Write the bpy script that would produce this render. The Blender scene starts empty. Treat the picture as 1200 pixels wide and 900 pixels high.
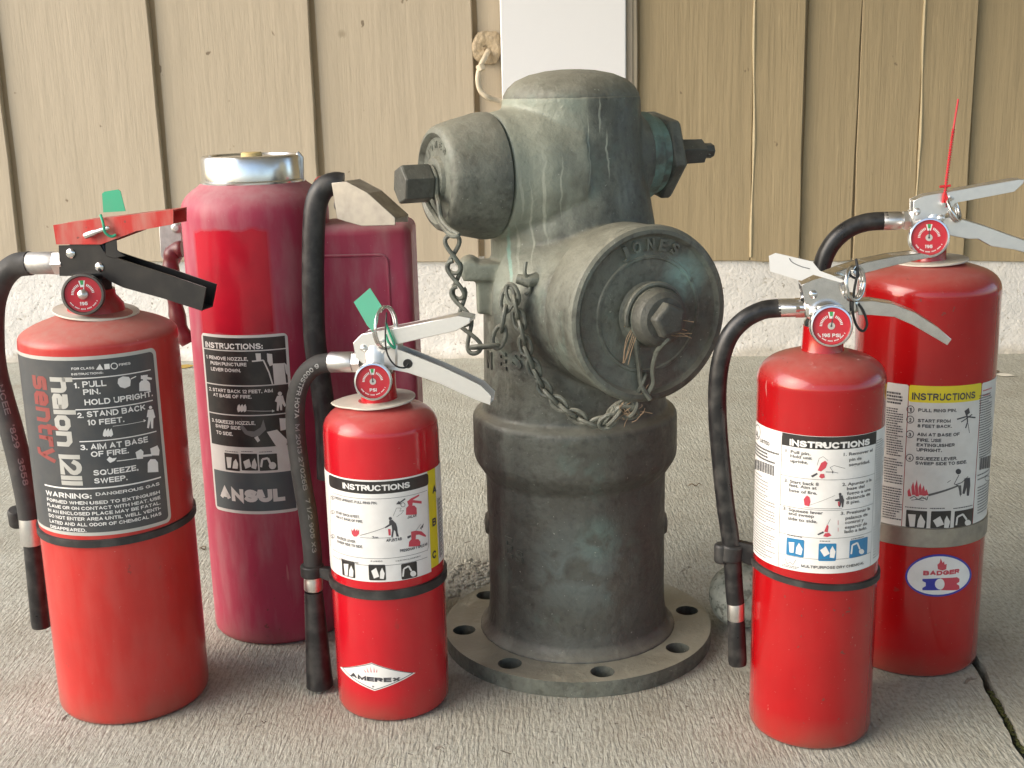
import bpy, bmesh, math, random
from math import sin, cos, pi, radians, hypot, atan2, sqrt
from mathutils import Vector, Matrix
from mathutils.geometry import tessellate_polygon
random.seed(7)
# ------------------------------------------------------------------ camera, sky, sun, exposure
scene = bpy.context.scene
C = scene.collection
FPX, PITCH, ROLL = 1436.22, radians(13.51412), radians(-1.38666)
EYE = Vector((0, 0, .5613))
FW = Vector((0, cos(PITCH), -sin(PITCH))); RT = Vector((1, 0, 0)); UP = RT.cross(FW)
R2 = RT*cos(ROLL)+UP*sin(ROLL); U2 = -RT*sin(ROLL)+UP*cos(ROLL)
cd = bpy.data.cameras.new('camera'); cam = bpy.data.objects.new('camera', cd); C.objects.link(cam)
cam.matrix_world = Matrix(((R2.x, U2.x, -FW.x, EYE.x), (R2.y, U2.y, -FW.y, EYE.y), (R2.z, U2.z, -FW.z, EYE.z), (0, 0, 0, 1)))
cd.sensor_width = 36; cd.lens = 36*FPX/1200; cd.clip_start = .01; cd.clip_end = 500
scene.camera = cam
SUN_EL, SUN_AZ = 31, -72           # degrees; azimuth measured from -Y (behind the camera) towards +X
w = bpy.data.worlds.new('World'); scene.world = w; w.use_nodes = True
nt = w.node_tree; bg = nt.nodes['Background']
sky = nt.nodes.new('ShaderNodeTexSky'); sky.sky_type = 'NISHITA'; sky.sun_disc = False
sky.sun_elevation = radians(SUN_EL); sky.altitude = 50; sky.air_density = 1.0; sky.dust_density = 2.5; sky.ozone_density = .6
sv = Vector((sin(radians(SUN_AZ))*cos(radians(SUN_EL)), -cos(radians(SUN_AZ))*cos(radians(SUN_EL)), sin(radians(SUN_EL))))
sky.sun_rotation = atan2(sv.x, sv.y)
nt.links.new(sky.outputs[0], bg.inputs[0]); bg.inputs[1].default_value = .15
sd = bpy.data.lights.new('sun', 'SUN'); sd.energy = 1.3; sd.angle = radians(60); sd.color = (1, .975, .94)
so = bpy.data.objects.new('sun', sd); C.objects.link(so); so.rotation_euler = sv.to_track_quat('Z', 'Y').to_euler(); so.location = (-3, -3, 5)
scene.view_settings.view_transform = 'Standard'; scene.view_settings.look = 'None'
scene.view_settings.exposure = 0.98; scene.view_settings.gamma = 1
scene.render.resolution_x = 1024; scene.render.resolution_y = 768

# ------------------------------------------------------------------ measuring helpers
def ray(px, py): return FW+R2*((px-600)/FPX)+U2*((450-py)/FPX)
def atY(px, py, Y):
    d = ray(px, py); return EYE+d*((Y-EYE.y)/d.y)
def floor_at(px, py, z=0):
    d = ray(px, py); return EYE+d*((z-EYE.z)/d.z)
def proj(P):
    d = Vector(P)-EYE; z = d.dot(FW); return 600+FPX*d.dot(R2)/z, 450-FPX*d.dot(U2)/z
def zc(X, Y, py):
    lo, hi = -1., 2.
    for _ in range(40):
        m = (lo+hi)/2
        if proj((X, Y, m))[1] > py: lo = m
        else: hi = m
    return lo
class Fr:                                       # a vertical working plane through an axis
    def __init__(s, X, Y, yaw=0):
        s.X, s.Y = X, Y; a = radians(yaw)
        s.d = Vector((cos(a), -sin(a), 0)); s.n = Vector((sin(a), cos(a), 0)); s.o = Vector((X, Y, 0))
    def pt(s, px, py, off=0):
        r = ray(px, py); t = ((s.o+s.n*off-EYE).dot(s.n))/r.dot(s.n); return EYE+r*t
    def z(s, py): return zc(s.X, s.Y, py)
def lin(r, g, b):
    f = lambda c: (c/255/12.92) if c/255 <= .04045 else ((c/255+.055)/1.055)**2.4
    return (f(r), f(g), f(b), 1)

# ------------------------------------------------------------------ mesh helpers
class MB:
    def __init__(s): s.v = []; s.f = []; s.m = []
    def add(s, vs, fs, mi=0):
        n = len(s.v); s.v += [tuple(v) for v in vs]; s.f += [tuple(i+n for i in f) for f in fs]; s.m += [mi]*len(fs); return s
    def box(s, lo, hi, mi=0):
        x0, y0, z0 = lo; x1, y1, z1 = hi
        return s.add([(x0,y0,z0),(x1,y0,z0),(x1,y1,z0),(x0,y1,z0),(x0,y0,z1),(x1,y0,z1),(x1,y1,z1),(x0,y1,z1)],
                     [(3,2,1,0),(4,5,6,7),(0,1,5,4),(1,2,6,5),(2,3,7,6),(3,0,4,7)], mi)
    def lathe(s, prof, origin=(0,0,0), axis=(0,0,1), seg=48, mi=0, cap=True, phase=0):
        o = Vector(origin); a = Vector(axis).normalized()
        t = Vector((1,0,0)) if abs(a.x) < .8 else Vector((0,1,0))
        e1 = (t-a*t.dot(a)).normalized(); e2 = a.cross(e1)
        vs = []; fs = []
        for r, h in prof:
            r = max(r, 1e-5)
            for k in range(seg):
                q = 2*pi*k/seg+phase; vs.append(o+a*h+e1*(r*cos(q))+e2*(r*sin(q)))
        for i in range(len(prof)-1):
            for k in range(seg):
                k2 = (k+1) % seg; fs.append((i*seg+k, i*seg+k2, (i+1)*seg+k2, (i+1)*seg+k))
        if cap: fs.append(tuple(reversed(range(seg)))); fs.append(tuple((len(prof)-1)*seg+k for k in range(seg)))
        return s.add(vs, fs, mi)
    def tube(s, pts, r, seg=12, mi=0, cap=True, closed=False):
        pts = [Vector(p) for p in pts]; n = len(pts); vs = []; fs = []
        tan = [((pts[(i+1) % n]-pts[i-1]) if closed else (pts[min(i+1, n-1)]-pts[max(i-1, 0)])).normalized() for i in range(n)]
        t = Vector((0,0,1)) if abs(tan[0].z) < .8 else Vector((0,1,0))
        e = (t-tan[0]*t.dot(tan[0])).normalized()
        for i in range(n):
            e = (e-tan[i]*e.dot(tan[i])).normalized(); b = tan[i].cross(e)
            rr = r[i] if isinstance(r, (list, tuple)) else r
            for k in range(seg):
                q = 2*pi*k/seg; vs.append(pts[i]+e*(rr*cos(q))+b*(rr*sin(q)))
        m = n if closed else n-1
        for i in range(m):
            j = (i+1) % n
            for k in range(seg):
                k2 = (k+1) % seg; fs.append((i*seg+k, i*seg+k2, j*seg+k2, j*seg+k))
        if cap and not closed: fs.append(tuple(reversed(range(seg)))); fs.append(tuple((n-1)*seg+k for k in range(seg)))
        return s.add(vs, fs, mi)
    def prism(s, pts, n, t, mi=0):                # planar polygon pts extruded by t along n
        n = Vector(n); k = len(pts); a = [Vector(p) for p in pts]; b = [p+n*t for p in a]
        tris = [tuple(x) for x in tessellate_polygon([a])]
        return s.add(a+b, tris+[tuple(i+k for i in reversed(q)) for q in tris]+[(i, (i+1) % k, (i+1) % k+k, i+k) for i in range(k)], mi)
    def build(s, name, mats, parent=None, smooth=40, bevel=0, segs=2, origin=None):
        o0 = Vector(origin) if origin is not None else (Vector(parent['_o']) if parent is not None else Vector((0,0,0)))
        me = bpy.data.meshes.new(name); me.from_pydata([tuple(Vector(v)-o0) for v in s.v], [], s.f)
        bm = bmesh.new(); bm.from_mesh(me); bm.faces.ensure_lookup_table()
        for f, mi in zip(bm.faces, s.m): f.material_index = mi
        bmesh.ops.recalc_face_normals(bm, faces=bm.faces); bm.to_mesh(me); bm.free()
        if not isinstance(mats, (list, tuple)): mats = [mats]
        for m in mats: me.materials.append(m)
        if smooth: me.shade_smooth(); me.set_sharp_from_angle(angle=radians(smooth))
        ob = bpy.data.objects.new(name, me); C.objects.link(ob)
        if parent is not None: ob.parent = parent
        else: ob.location = o0
        ob['_o'] = tuple(o0)
        if bevel:
            md = ob.modifiers.new('bevel', 'BEVEL'); md.width = bevel; md.segments = segs; md.limit_method = 'ANGLE'; md.angle_limit = radians(35)
        return ob
def thing(name, label, cat, loc, group=None):
    o = bpy.data.objects.new(name, None); C.objects.link(o); o.location = loc; o.empty_display_size = .02
    o['_o'] = tuple(loc); o['label'] = label; o['category'] = cat
    if group: o['group'] = group
    return o
def tag(o, label, cat, group=None):
    o['label'] = label; o['category'] = cat
    if group: o['group'] = group
    return o
def spline(P, n=8, closed=False):
    P = [Vector(p) for p in P]; out = []; N = len(P)
    rng = range(N) if closed else range(N-1)
    for i in rng:
        if closed: p0, p1, p2, p3 = P[i-1], P[i], P[(i+1) % N], P[(i+2) % N]
        else:
            p1, p2 = P[i], P[i+1]; p0 = P[i-1] if i else p1*2-p2; p3 = P[i+2] if i+2 < N else p2*2-p1
        for k in range(n):
            t = k/n; out.append(.5*((2*p1)+(p2-p0)*t+(2*p0-5*p1+4*p2-p3)*t*t+(3*p1-p0-3*p2+p3)*t**3))
    if not closed: out.append(P[-1])
    return out

# ------------------------------------------------------------------ material helpers
def newmat(name, col=(.5,.5,.5,1), rough=.5, metal=0, coat=0, spec=.5):
    m = bpy.data.materials.new(name); m.use_nodes = True; b = m.node_tree.nodes['Principled BSDF']
    b.inputs['Base Color'].default_value = col; b.inputs['Roughness'].default_value = rough; b.inputs['Metallic'].default_value = metal
    b.inputs['Coat Weight'].default_value = coat; b.inputs['Coat Roughness'].default_value = .03; b.inputs['Specular IOR Level'].default_value = spec
    return m
def coords(m, scale=(1,1,1), loc=(0,0,0)):
    nt = m.node_tree; c = nt.nodes.new('ShaderNodeTexCoord'); mp = nt.nodes.new('ShaderNodeMapping')
    mp.inputs['Scale'].default_value = scale; mp.inputs['Location'].default_value = loc
    nt.links.new(c.outputs['Object'], mp.inputs['Vector']); return mp.outputs[0]
def noise(m, sc, det=4, vs=(1,1,1), rough=.55, loc=(0,0,0), dist=0):
    nt = m.node_tree; n = nt.nodes.new('ShaderNodeTexNoise'); n.inputs['Scale'].default_value = sc; n.inputs['Detail'].default_value = det
    n.inputs['Roughness'].default_value = rough; n.inputs['Distortion'].default_value = dist
    nt.links.new(coords(m, vs, loc), n.inputs['Vector']); return n.outputs['Fac']
def ramp(m, fac, stops):
    nt = m.node_tree; r = nt.nodes.new('ShaderNodeValToRGB'); el = r.color_ramp.elements
    while len(el) < len(stops): el.new(.5)
    for e, (p, c) in zip(el, stops):
        e.position = p; e.color = c if isinstance(c, tuple) else (c, c, c, 1)
    nt.links.new(fac, r.inputs[0]); return r.outputs[0]
def mix(m, fac, a, b, mode='MIX'):
    nt = m.node_tree; x = nt.nodes.new('ShaderNodeMix'); x.data_type = 'RGBA'; x.blend_type = mode
    for i, val in ((0, fac), (6, a), (7, b)):
        if isinstance(val, (int, float)): x.inputs[i].default_value = val
        elif isinstance(val, tuple): x.inputs[i].default_value = val
        else: nt.links.new(val, x.inputs[i])
    return x.outputs[2]
def mth(m, op, a, b=0., clamp=False):
    nt = m.node_tree; x = nt.nodes.new('ShaderNodeMath'); x.operation = op; x.use_clamp = clamp
    for i, val in ((0, a), (1, b)):
        if isinstance(val, (int, float)): x.inputs[i].default_value = val
        else: nt.links.new(val, x.inputs[i])
    return x.outputs[0]
def setc(m, out, inp='Base Color'): m.node_tree.links.new(out, m.node_tree.nodes['Principled BSDF'].inputs[inp])
def bump(m, h, strength=.3, dist=.001, prev=None):
    nt = m.node_tree; b = nt.nodes.new('ShaderNodeBump'); b.inputs['Strength'].default_value = strength; b.inputs['Distance'].default_value = dist
    nt.links.new(h, b.inputs['Height'])
    if prev is not None: nt.links.new(prev, b.inputs['Normal'])
    setc(m, b.outputs[0], 'Normal'); return b.outputs[0]
def upness(m, lo=.3, hi=.95):                      # dust settles on faces that look upwards
    nt = m.node_tree; g = nt.nodes.new('ShaderNodeNewGeometry'); s = nt.nodes.new('ShaderNodeSeparateXYZ')
    nt.links.new(g.outputs['Normal'], s.inputs[0]); return ramp(m, s.outputs[2], [(lo, 0.), (hi, 1.)])
def objz(m, lo, hi, axis=2):
    nt = m.node_tree; s = nt.nodes.new('ShaderNodeSeparateXYZ'); nt.links.new(coords(m), s.inputs[0])
    x = nt.nodes.new('ShaderNodeMapRange'); x.inputs[1].default_value = lo; x.inputs[2].default_value = hi; x.clamp = True
    nt.links.new(s.outputs[axis], x.inputs[0]); return x.outputs[0]
def blob(m, centre, r0, r1):
    nt = m.node_tree; v = nt.nodes.new('ShaderNodeVectorMath'); v.operation = 'DISTANCE'
    c = nt.nodes.new('ShaderNodeTexCoord'); nt.links.new(c.outputs['Object'], v.inputs[0]); v.inputs[1].default_value = centre
    x = nt.nodes.new('ShaderNodeMapRange'); x.inputs[1].default_value = r1; x.inputs[2].default_value = r0; x.clamp = True
    nt.links.new(v.outputs['Value'], x.inputs[0]); return x.outputs[0]

def red_paint(name, col, dustcol=(.42,.33,.27,1), dust=.35, rough=.22, coat=.6, film=.08, seed=0):
    coat *= .8; m = newmat(name, col, rough, 0, coat, .35)
    n1 = noise(m, 22, 5, loc=(seed, 0, 0)); n2 = noise(m, 160, 3, loc=(seed, 1, 0)); n3 = noise(m, 60, 6, (1, 1, .25), loc=(0, seed, 2))
    base = mix(m, ramp(m, n1, [(.3, 0.), (.7, 1.)]), col, tuple(c*.86 for c in col[:3])+(1,))
    fm = mth(m, 'MULTIPLY', ramp(m, n3, [(.42, 0.), (.75, 1.)]), film)
    base = mix(m, fm, base, dustcol)
    d = mth(m, 'MULTIPLY', upness(m, .15, .9), mth(m, 'MULTIPLY', ramp(m, n2, [(.25, .65), (.7, 1.)]), dust), True)
    base = mix(m, d, base, dustcol)
    sp = ramp(m, noise(m, 420, 2, loc=(3, seed, 5)), [(.735, 0.), (.75, 1.)])
    base = mix(m, mth(m, 'MULTIPLY', sp, .35), base, (.5, .38, .33, 1))
    scr = ramp(m, noise(m, 75, 3, (1, 1, .10), loc=(seed, 4, 7), dist=.4), [(.725, 0.), (.74, 1.)]); base = mix(m, mth(m, 'MULTIPLY', scr, .3), base, (.62, .36, .32, 1))
    chips = mth(m, 'MULTIPLY', ramp(m, noise(m, 130, 2, loc=(seed, 9, 2)), [(.70, 0.), (.715, 1.)]), ramp(m, noise(m, 12, 2, loc=(seed, 2, 8)), [(.5, 0.), (.6, .8)])); base = mix(m, chips, base, (.16, .05, .04, 1))
    grime = mth(m, 'MULTIPLY', objz(m, .03, .0), ramp(m, n1, [(.3, .3), (.6, 1.)])); base = mix(m, mth(m, 'MULTIPLY', grime, .55), base, (.16, .09, .06, 1))
    setc(m, base)
    setc(m, ramp(m, mth(m, 'ADD', mth(m, 'MULTIPLY', d, 1.4), mth(m, 'MULTIPLY', n1, .12)), [(0., rough), (1., .8)]), 'Roughness')
    b = m.node_tree.nodes['Principled BSDF']
    setc(m, mth(m, 'SUBTRACT', coat, mth(m, 'MULTIPLY', d, coat*1.6), True), 'Coat Weight')
    bump(m, noise(m, 180, 2), .05, .0006)
    return m
def metal_mat(name, col, rough=.25, var=.12, scratch=.1):
    m = newmat(name, col, rough, 1)
    n = noise(m, 90, 5); s = noise(m, 500, 2, (1, 1, .08))
    setc(m, mix(m, ramp(m, n, [(.35, 0.), (.75, 1.)]), col, tuple(c*(1-var*2) for c in col[:3])+(1,)))
    setc(m, ramp(m, n, [(.3, rough), (.7, min(1, rough+var*1.2))]), 'Roughness')
    bump(m, s, scratch, .0004)
    return m
def rubber(name, col=(.018,.018,.019,1), rough=.5, ridged=False):
    m = newmat(name, col, rough)
    n = noise(m, 70, 5); setc(m, mix(m, ramp(m, n, [(.45, 0.), (.8, .55)]), col, (.11, .105, .095, 1)))
    setc(m, ramp(m, n, [(.3, rough*.8), (.7, min(1, rough*1.4))]), 'Roughness'); bump(m, noise(m, 900, 2), .2, .0004)
    return m
def flat(name, col, rough=.45, dirt=.12):
    m = newmat(name, col, rough); n = noise(m, 60, 5)
    setc(m, mix(m, mth(m, 'MULTIPLY', ramp(m, n, [(.42, 0.), (.8, 1.)]), dirt), col, (.22, .19, .15, 1))); return m

M = {}
M['red_sentry'] = red_paint('faded red enamel', (.52, .030, .025, 1), dust=.5, rough=.3, film=.10, seed=1, coat=.35)
M['red_small'] = red_paint('bright red enamel', (.54, .006, .016, 1), dust=.3, rough=.2, film=.03, seed=2, coat=.7)
M['red_middle'] = red_paint('clean red enamel', (.41, .004, .007, 1), dust=.3, rough=.16, film=.02, seed=3, coat=.8)
M['red_tall'] = red_paint('deep red enamel', (.40, .004, .006, 1), dust=.3, rough=.18, film=.02, seed=4, coat=.8)
M['red_valve'] = flat('red valve paint', (.42, .02, .02, 1), .35, .5)
M['red_lever'] = red_paint('worn red lever enamel', (.50, .03, .025, 1), dust=.3, rough=.35, film=.5, coat=.3)
M['alu'] = metal_mat('brushed aluminium', (.80, .79, .77, 1), .3)
M['alu_dull'] = metal_mat('dull cast aluminium', (.55, .54, .52, 1), .48, .14, .3)
M['chrome'] = metal_mat('nickel plated metal', (.82, .81, .79, 1), .12, .1)
M['steel_dark'] = metal_mat('oxidised steel', (.20, .19, .17, 1), .5)
M['silver_paint'] = metal_mat('silver lever enamel', (.90, .90, .88, 1), .34, .05, .05)
M['ring'] = flat('ivory collar plastic', (.66, .63, .54, 1), .5, .25)
M['blackplastic'] = flat('black enamel', (.010, .010, .011, 1), .34, .08)
M['rubber'] = rubber('dusty black rubber', rough=.42); M['rubber2'] = rubber('black rubber hose', (.014, .014, .015, 1), .32)
M['rubber_old'] = rubber('weathered grey black hose', (.035, .034, .033, 1), .6)
M['strap'] = rubber('black rubber strap', (.02, .02, .02, 1), .5)
M['wire'] = metal_mat('steel wire', (.6, .59, .56, 1), .3); M['wire_black'] = newmat('black cord', (.02, .02, .02, 1), .5)
M['green_tag'] = flat('green plastic tag', (.03, .36, .20, 1), .4, .1); M['green_pale'] = flat('pale green plastic tag', (.10, .42, .28, 1), .4, .1)
M['white_tag'] = flat('white card tag', (.80, .80, .78, 1), .6, .06); M['red_tie'] = flat('red nylon', (.6, .02, .03, 1), .4, .05)
# print colours
for k, c in dict(p_white=(.80,.79,.765), p_black=(.022,.021,.021), p_grey=(.062,.066,.070), p_silver=(.50,.49,.45), p_red=(.50,.03,.04), p_yellow=(.72,.60,.02),
                 p_blue=(.02,.20,.42), p_ink=(.05,.05,.06), p_fade=(.17,.17,.17), p_slate=(.075,.095,.105), p_navy=(.02,.03,.35), p_light=(.66,.65,.62), p_rose=(.55,.06,.09), p_fade2=(.34,.34,.33),
                 p_dial=(.52,.015,.03), p_lines=(.10,.10,.10), p_dirtyred=(.27,.055,.05)).items():
    M[k] = flat('print '+k[2:], c+(1,), .38 if k not in ('p_silver',) else .35, .18)

# ------------------------------------------------------------------ flat printing on curved or plane faces
BAR = None
_txt = []          # queued text curves
class Print:
    """2D artwork in label coordinates; mapping functions turn photo-measured points into label coordinates and label coordinates into the surface"""
    def __init__(s, X, Y, r, parent, name='label', crop=(0,0,1)):
        s.X, s.Y, s.r = X, Y, r; s.parent = parent; s.name = name; s.items = []; s.lay = 0; s.crop = crop
    def uv(s, x, y):
        px, py = s.crop[0]+x/s.crop[2], s.crop[1]+y/s.crop[2]
        d = ray(px, py); ox, oy = EYE.x-s.X, EYE.y-s.Y
        a = d.x*d.x+d.y*d.y; b = 2*(ox*d.x+oy*d.y); c = ox*ox+oy*oy-s.r*s.r; D = b*b-4*a*c
        t = (-b-sqrt(max(D, 0)))/(2*a); P = EYE+d*t
        th = atan2(P.x-s.X, -(P.y-s.Y)); return th*s.r, P.z
    def surf(s, u, v, h):
        th = u/s.r; R = s.r+h; return (s.X+R*sin(th), s.Y-R*cos(th), v)
    def poly(s, mat, pts, uvs=False, kind='g', dl=1):
        s.lay += 0; P = pts if uvs else [s.uv(*p) for p in pts]
        s.items.append((kind, mat, s.lay, P, None))
    def up(s): s.lay += 1
    def rrect(s, mat, u0, v0, u1, v1, rad=0, n=5, kind='g'):
        if rad <= 0: P = [(u0,v0),(u1,v0),(u1,v1),(u0,v1)]
        else:
            P = []
            for cx, cy, a0 in ((u1-rad, v0+rad, -90), (u1-rad, v1-rad, 0), (u0+rad, v1-rad, 90), (u0+rad, v0+rad, 180)):
                for k in range(n+1):
                    a = radians(a0+90*k/n); P.append((cx+rad*cos(a), cy+rad*sin(a)))
        s.poly(mat, P, True, kind)
    def rect(s, mat, xl, yt, xr, yb, rad=0, kind='g'):      # measured: x at mid height, y at mid width
        ym, xm = (yt+yb)/2, (xl+xr)/2
        u0 = s.uv(xl, ym)[0]; u1 = s.uv(xr, ym)[0]; v1 = s.uv(xm, yt)[1]; v0 = s.uv(xm, yb)[1]
        s.rrect(mat, u0, v0, u1, v1, rad, kind=kind)
    def box2(s, mat, x, y, w, h):                          # small rectangle, corner measured, axis aligned on the label
        u0, v1 = s.uv(x, y); u1 = s.uv(x+w, y)[0]; v0 = s.uv(x, y+h)[1]; s.rrect(mat, u0, v0, u1, v1)
    def hl(s, mat, xl, xr, y, th):
        u0, v = s.uv(xl, y); u1 = s.uv(xr, y)[0]; t = abs(s.uv(xl, y+th)[1]-v); s.rrect(mat, u0, v-t/2, u1, v+t/2)
    def line(s, mat, pts, th):
        Q = [s.uv(*p) for p in pts]; t = abs(s.uv(pts[0][0], pts[0][1]+th)[1]-Q[0][1])/2
        for a, b in zip(Q, Q[1:]):
            dx, dy = b[0]-a[0], b[1]-a[1]; L = hypot(dx, dy) or 1; nx, ny = -dy/L*t, dx/L*t
            s.poly(mat, [(a[0]-nx,a[1]-ny),(b[0]-nx,b[1]-ny),(b[0]+nx,b[1]+ny),(a[0]+nx,a[1]+ny)], True)
    def circ(s, mat, x, y, rr, ring=0, ry=None, n=20):
        P = [(x+rr*cos(2*pi*k/n), y-(ry or rr)*sin(2*pi*k/n)) for k in range(n)]
        if ring: s.line(mat, P+[P[0]], ring)
        else: s.poly(mat, P)
    def text(s, mat, t, xl, yb, xr, cap, bold=0, rot=0):
        u0, v0 = s.uv(xl, yb)
        if rot == 0: W = s.uv(xr, yb)[0]-u0; H = abs(s.uv(xl, yb-cap)[1]-v0)
        else: W = abs(s.uv(xl, xr)[1]-v0); H = abs(s.uv(xl+cap, yb)[0]-u0)     # reads downwards; xr is the lower y
        s.items.append(('t', mat, s.lay+1, (t, u0, v0, W, H, rot), bold)); queue(t, bold)
    def micro(s, mat, x0, y0, x1, y1, rows, th, dens=.85):  # columns of print too fine to read
        for i in range(rows):
            y = y0+(y1-y0)*i/max(1, rows-1); u0, v = s.uv((x0+x1)/2, y); ua = s.uv(x0, y)[0]; ub = s.uv(x1, y)[0]; t = abs(s.uv((x0+x1)/2, y+th)[1]-v)
            u = ua; end = ub-(ub-ua)*random.choice((0, 0, .1, .3))
            while u < end:
                w_ = random.uniform(.0006, .0022); s.rrect(mat, u, v-t/2, min(u+w_, end), v+t/2); u += w_+.0004
def _arc(cx, cy, rx, ry, a0, a1, n=8): return [(cx+rx*cos(radians(a0+(a1-a0)*k/n)), cy+ry*sin(radians(a0+(a1-a0)*k/n))) for k in range(n+1)]
_sS = _arc(.5, .755, .46, .245, 30, 250, 7)[:-1]+[(.5, .52), (.62, .485)]+_arc(.5, .245, .5, .245, 50, -160, 7)
GL = {'A': (.74, [[(0,0),(.5,1),(1,0)], [(.2,.33),(.8,.33)]]), 'B': (.66, [[(0,0),(0,1),(.55,1)]+_arc(.58,.765,.36,.235,80,-90,5)+[(0,.53)], [(.5,.53)]+_arc(.6,.265,.4,.265,80,-90,5)+[(0,0)]]),
 'C': (.74, [_arc(.5,.5,.5,.5,42,318,12)]), 'D': (.70, [[(0,0),(0,1),(.4,1)]+_arc(.45,.5,.55,.5,80,-80,8)+[(.4,0),(0,0)]]), 'E': (.56, [[(1,1),(0,1),(0,0),(1,0)], [(0,.52),(.92,.52)]]),
 'F': (.54, [[(1,1),(0,1),(0,0)], [(0,.5),(.88,.5)]]), 'G': (.76, [_arc(.5,.5,.5,.5,42,325,12)+[(1,.2),(1,.46),(.58,.46)]]), 'H': (.68, [[(0,0),(0,1)], [(1,0),(1,1)], [(0,.52),(1,.52)]]),
 'I': (0, [[(.5,0),(.5,1)]]), 'J': (.5, [[(1,1),(1,.3)]+_arc(.5,.28,.5,.28,0,-180,6)]), 'K': (.68, [[(0,0),(0,1)], [(1,1),(0,.38)], [(.32,.58),(1,0)]]), 'L': (.52, [[(0,1),(0,0),(1,0)]]),
 'M': (.84, [[(0,0),(0,1),(.5,.05),(1,1),(1,0)]]), 'N': (.68, [[(0,0),(0,1),(1,0),(1,1)]]), 'O': (.80, [_arc(.5,.5,.5,.5,90,450,16)]), 'P': (.62, [[(0,0),(0,1),(.5,1)]+_arc(.6,.735,.4,.265,80,-80,5)+[(.5,.47),(0,.47)]]),
 'Q': (.80, [_arc(.5,.5,.5,.5,90,450,16), [(.6,.28),(1,-.03)]]), 'R': (.66, [[(0,0),(0,1),(.5,1)]+_arc(.6,.75,.38,.25,80,-80,5)+[(.5,.5),(0,.5)], [(.55,.5),(1,0)]]), 'S': (.66, [_sS]),
 'T': (.64, [[(0,1),(1,1)], [(.5,1),(.5,0)]]), 'U': (.68, [[(0,1),(0,.32)]+_arc(.5,.32,.5,.32,180,360,8)+[(1,1)]]), 'V': (.70, [[(0,1),(.5,0),(1,1)]]), 'W': (1.05, [[(0,1),(.25,0),(.5,.95),(.75,0),(1,1)]]),
 'X': (.68, [[(0,0),(1,1)], [(0,1),(1,0)]]), 'Y': (.68, [[(0,1),(.5,.45),(1,1)], [(.5,.45),(.5,0)]]), 'Z': (.64, [[(0,1),(1,1),(0,0),(1,0)]]),
 '0': (.56, [_arc(.5,.5,.5,.5,90,450,14)]), '1': (.22, [[(0,.78),(.9,1),(.9,0)]]), '2': (.56, [_arc(.5,.7,.5,.3,165,-30,8)+[(0,0),(1,0)]]), '3': (.56, [_arc(.48,.76,.44,.24,150,-80,7), _arc(.48,.27,.52,.27,85,-150,8)]),
 '4': (.58, [[(.78,0),(.78,1),(0,.28),(1,.28)]]), '5': (.56, [[(.92,1),(.12,1),(.05,.52)]+_arc(.48,.33,.52,.33,120,-150,9)]), '6': (.56, [[(.85,.95)]+_arc(.5,.6,.5,.4,80,180,4)+[(0,.33)]+_arc(.5,.31,.5,.31,180,-180,12)]),
 '7': (.56, [[(0,1),(1,1),(.35,0)]]), '8': (.56, [_arc(.5,.76,.42,.24,90,450,12), _arc(.5,.26,.5,.26,90,450,12)]), '9': (.56, [_arc(.5,.69,.5,.31,0,360,12)+[(1,.4)]+_arc(.5,.4,.5,.4,0,-100,5)]),
 '.': (0, [[(.5,-.0),(.5,.04)]]), ',': (0, [[(.5,.04),(.5,-.14)]]), ':': (0, [[(.5,0),(.5,.04)], [(.5,.56),(.5,.6)]]), '-': (.3, [[(0,.38),(1,.38)]]), "'": (0, [[(.5,.8),(.5,1)]]), '/': (.4, [[(0,0),(1,1)]]), '|': (0, [[(.5,0),(.5,.95)]]),
 'h': (.56, [[(0,0),(0,1)], [(0,.62)]+_arc(.72,.44,.28,.2,90,0,4)+[(1,0)]]), 'a': (.56, [[(.05,.64)]+_arc(.75,.46,.25,.18,90,0,4)+[(1,0),(.2,0),(0,.08),(0,.26),(.15,.34),(1,.34)]]), 'l': (0, [[(.5,0),(.5,1)]]),
 'o': (.56, [[(.25,0),(.75,0),(1,.14),(1,.5),(.75,.64),(.25,.64),(0,.5),(0,.14),(.25,0)]]), 'n': (.56, [[(0,0),(0,.64),(.72,.64),(1,.48),(1,0)]]), 's': (.5, [[(1,.64),(.15,.64),(0,.56),(0,.4),(.15,.34),(.85,.34),(1,.26),(1,.08),(.85,0),(0,0)]]),
 'e': (.54, [[(.95,0),(.25,0),(0,.14),(0,.5),(.25,.64),(.75,.64),(1,.5),(1,.32),(0,.32)]]), 't': (.34, [[(.2,1),(.2,.15),(.45,0),(1,0)], [(0,.64),(1,.64)]]), 'r': (.34, [[(0,0),(0,.64)], [(0,.5),(.4,.64),(1,.64)]]), 'y': (.54, [[(0,.64),(.5,.05)], [(1,.64),(.4,-.26),(.1,-.28)]])}
def is_stroke(t): return t in ('halon |2||', 'sentry') or all(c == ' ' or (c in GL and not c.islower()) for c in t)
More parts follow.
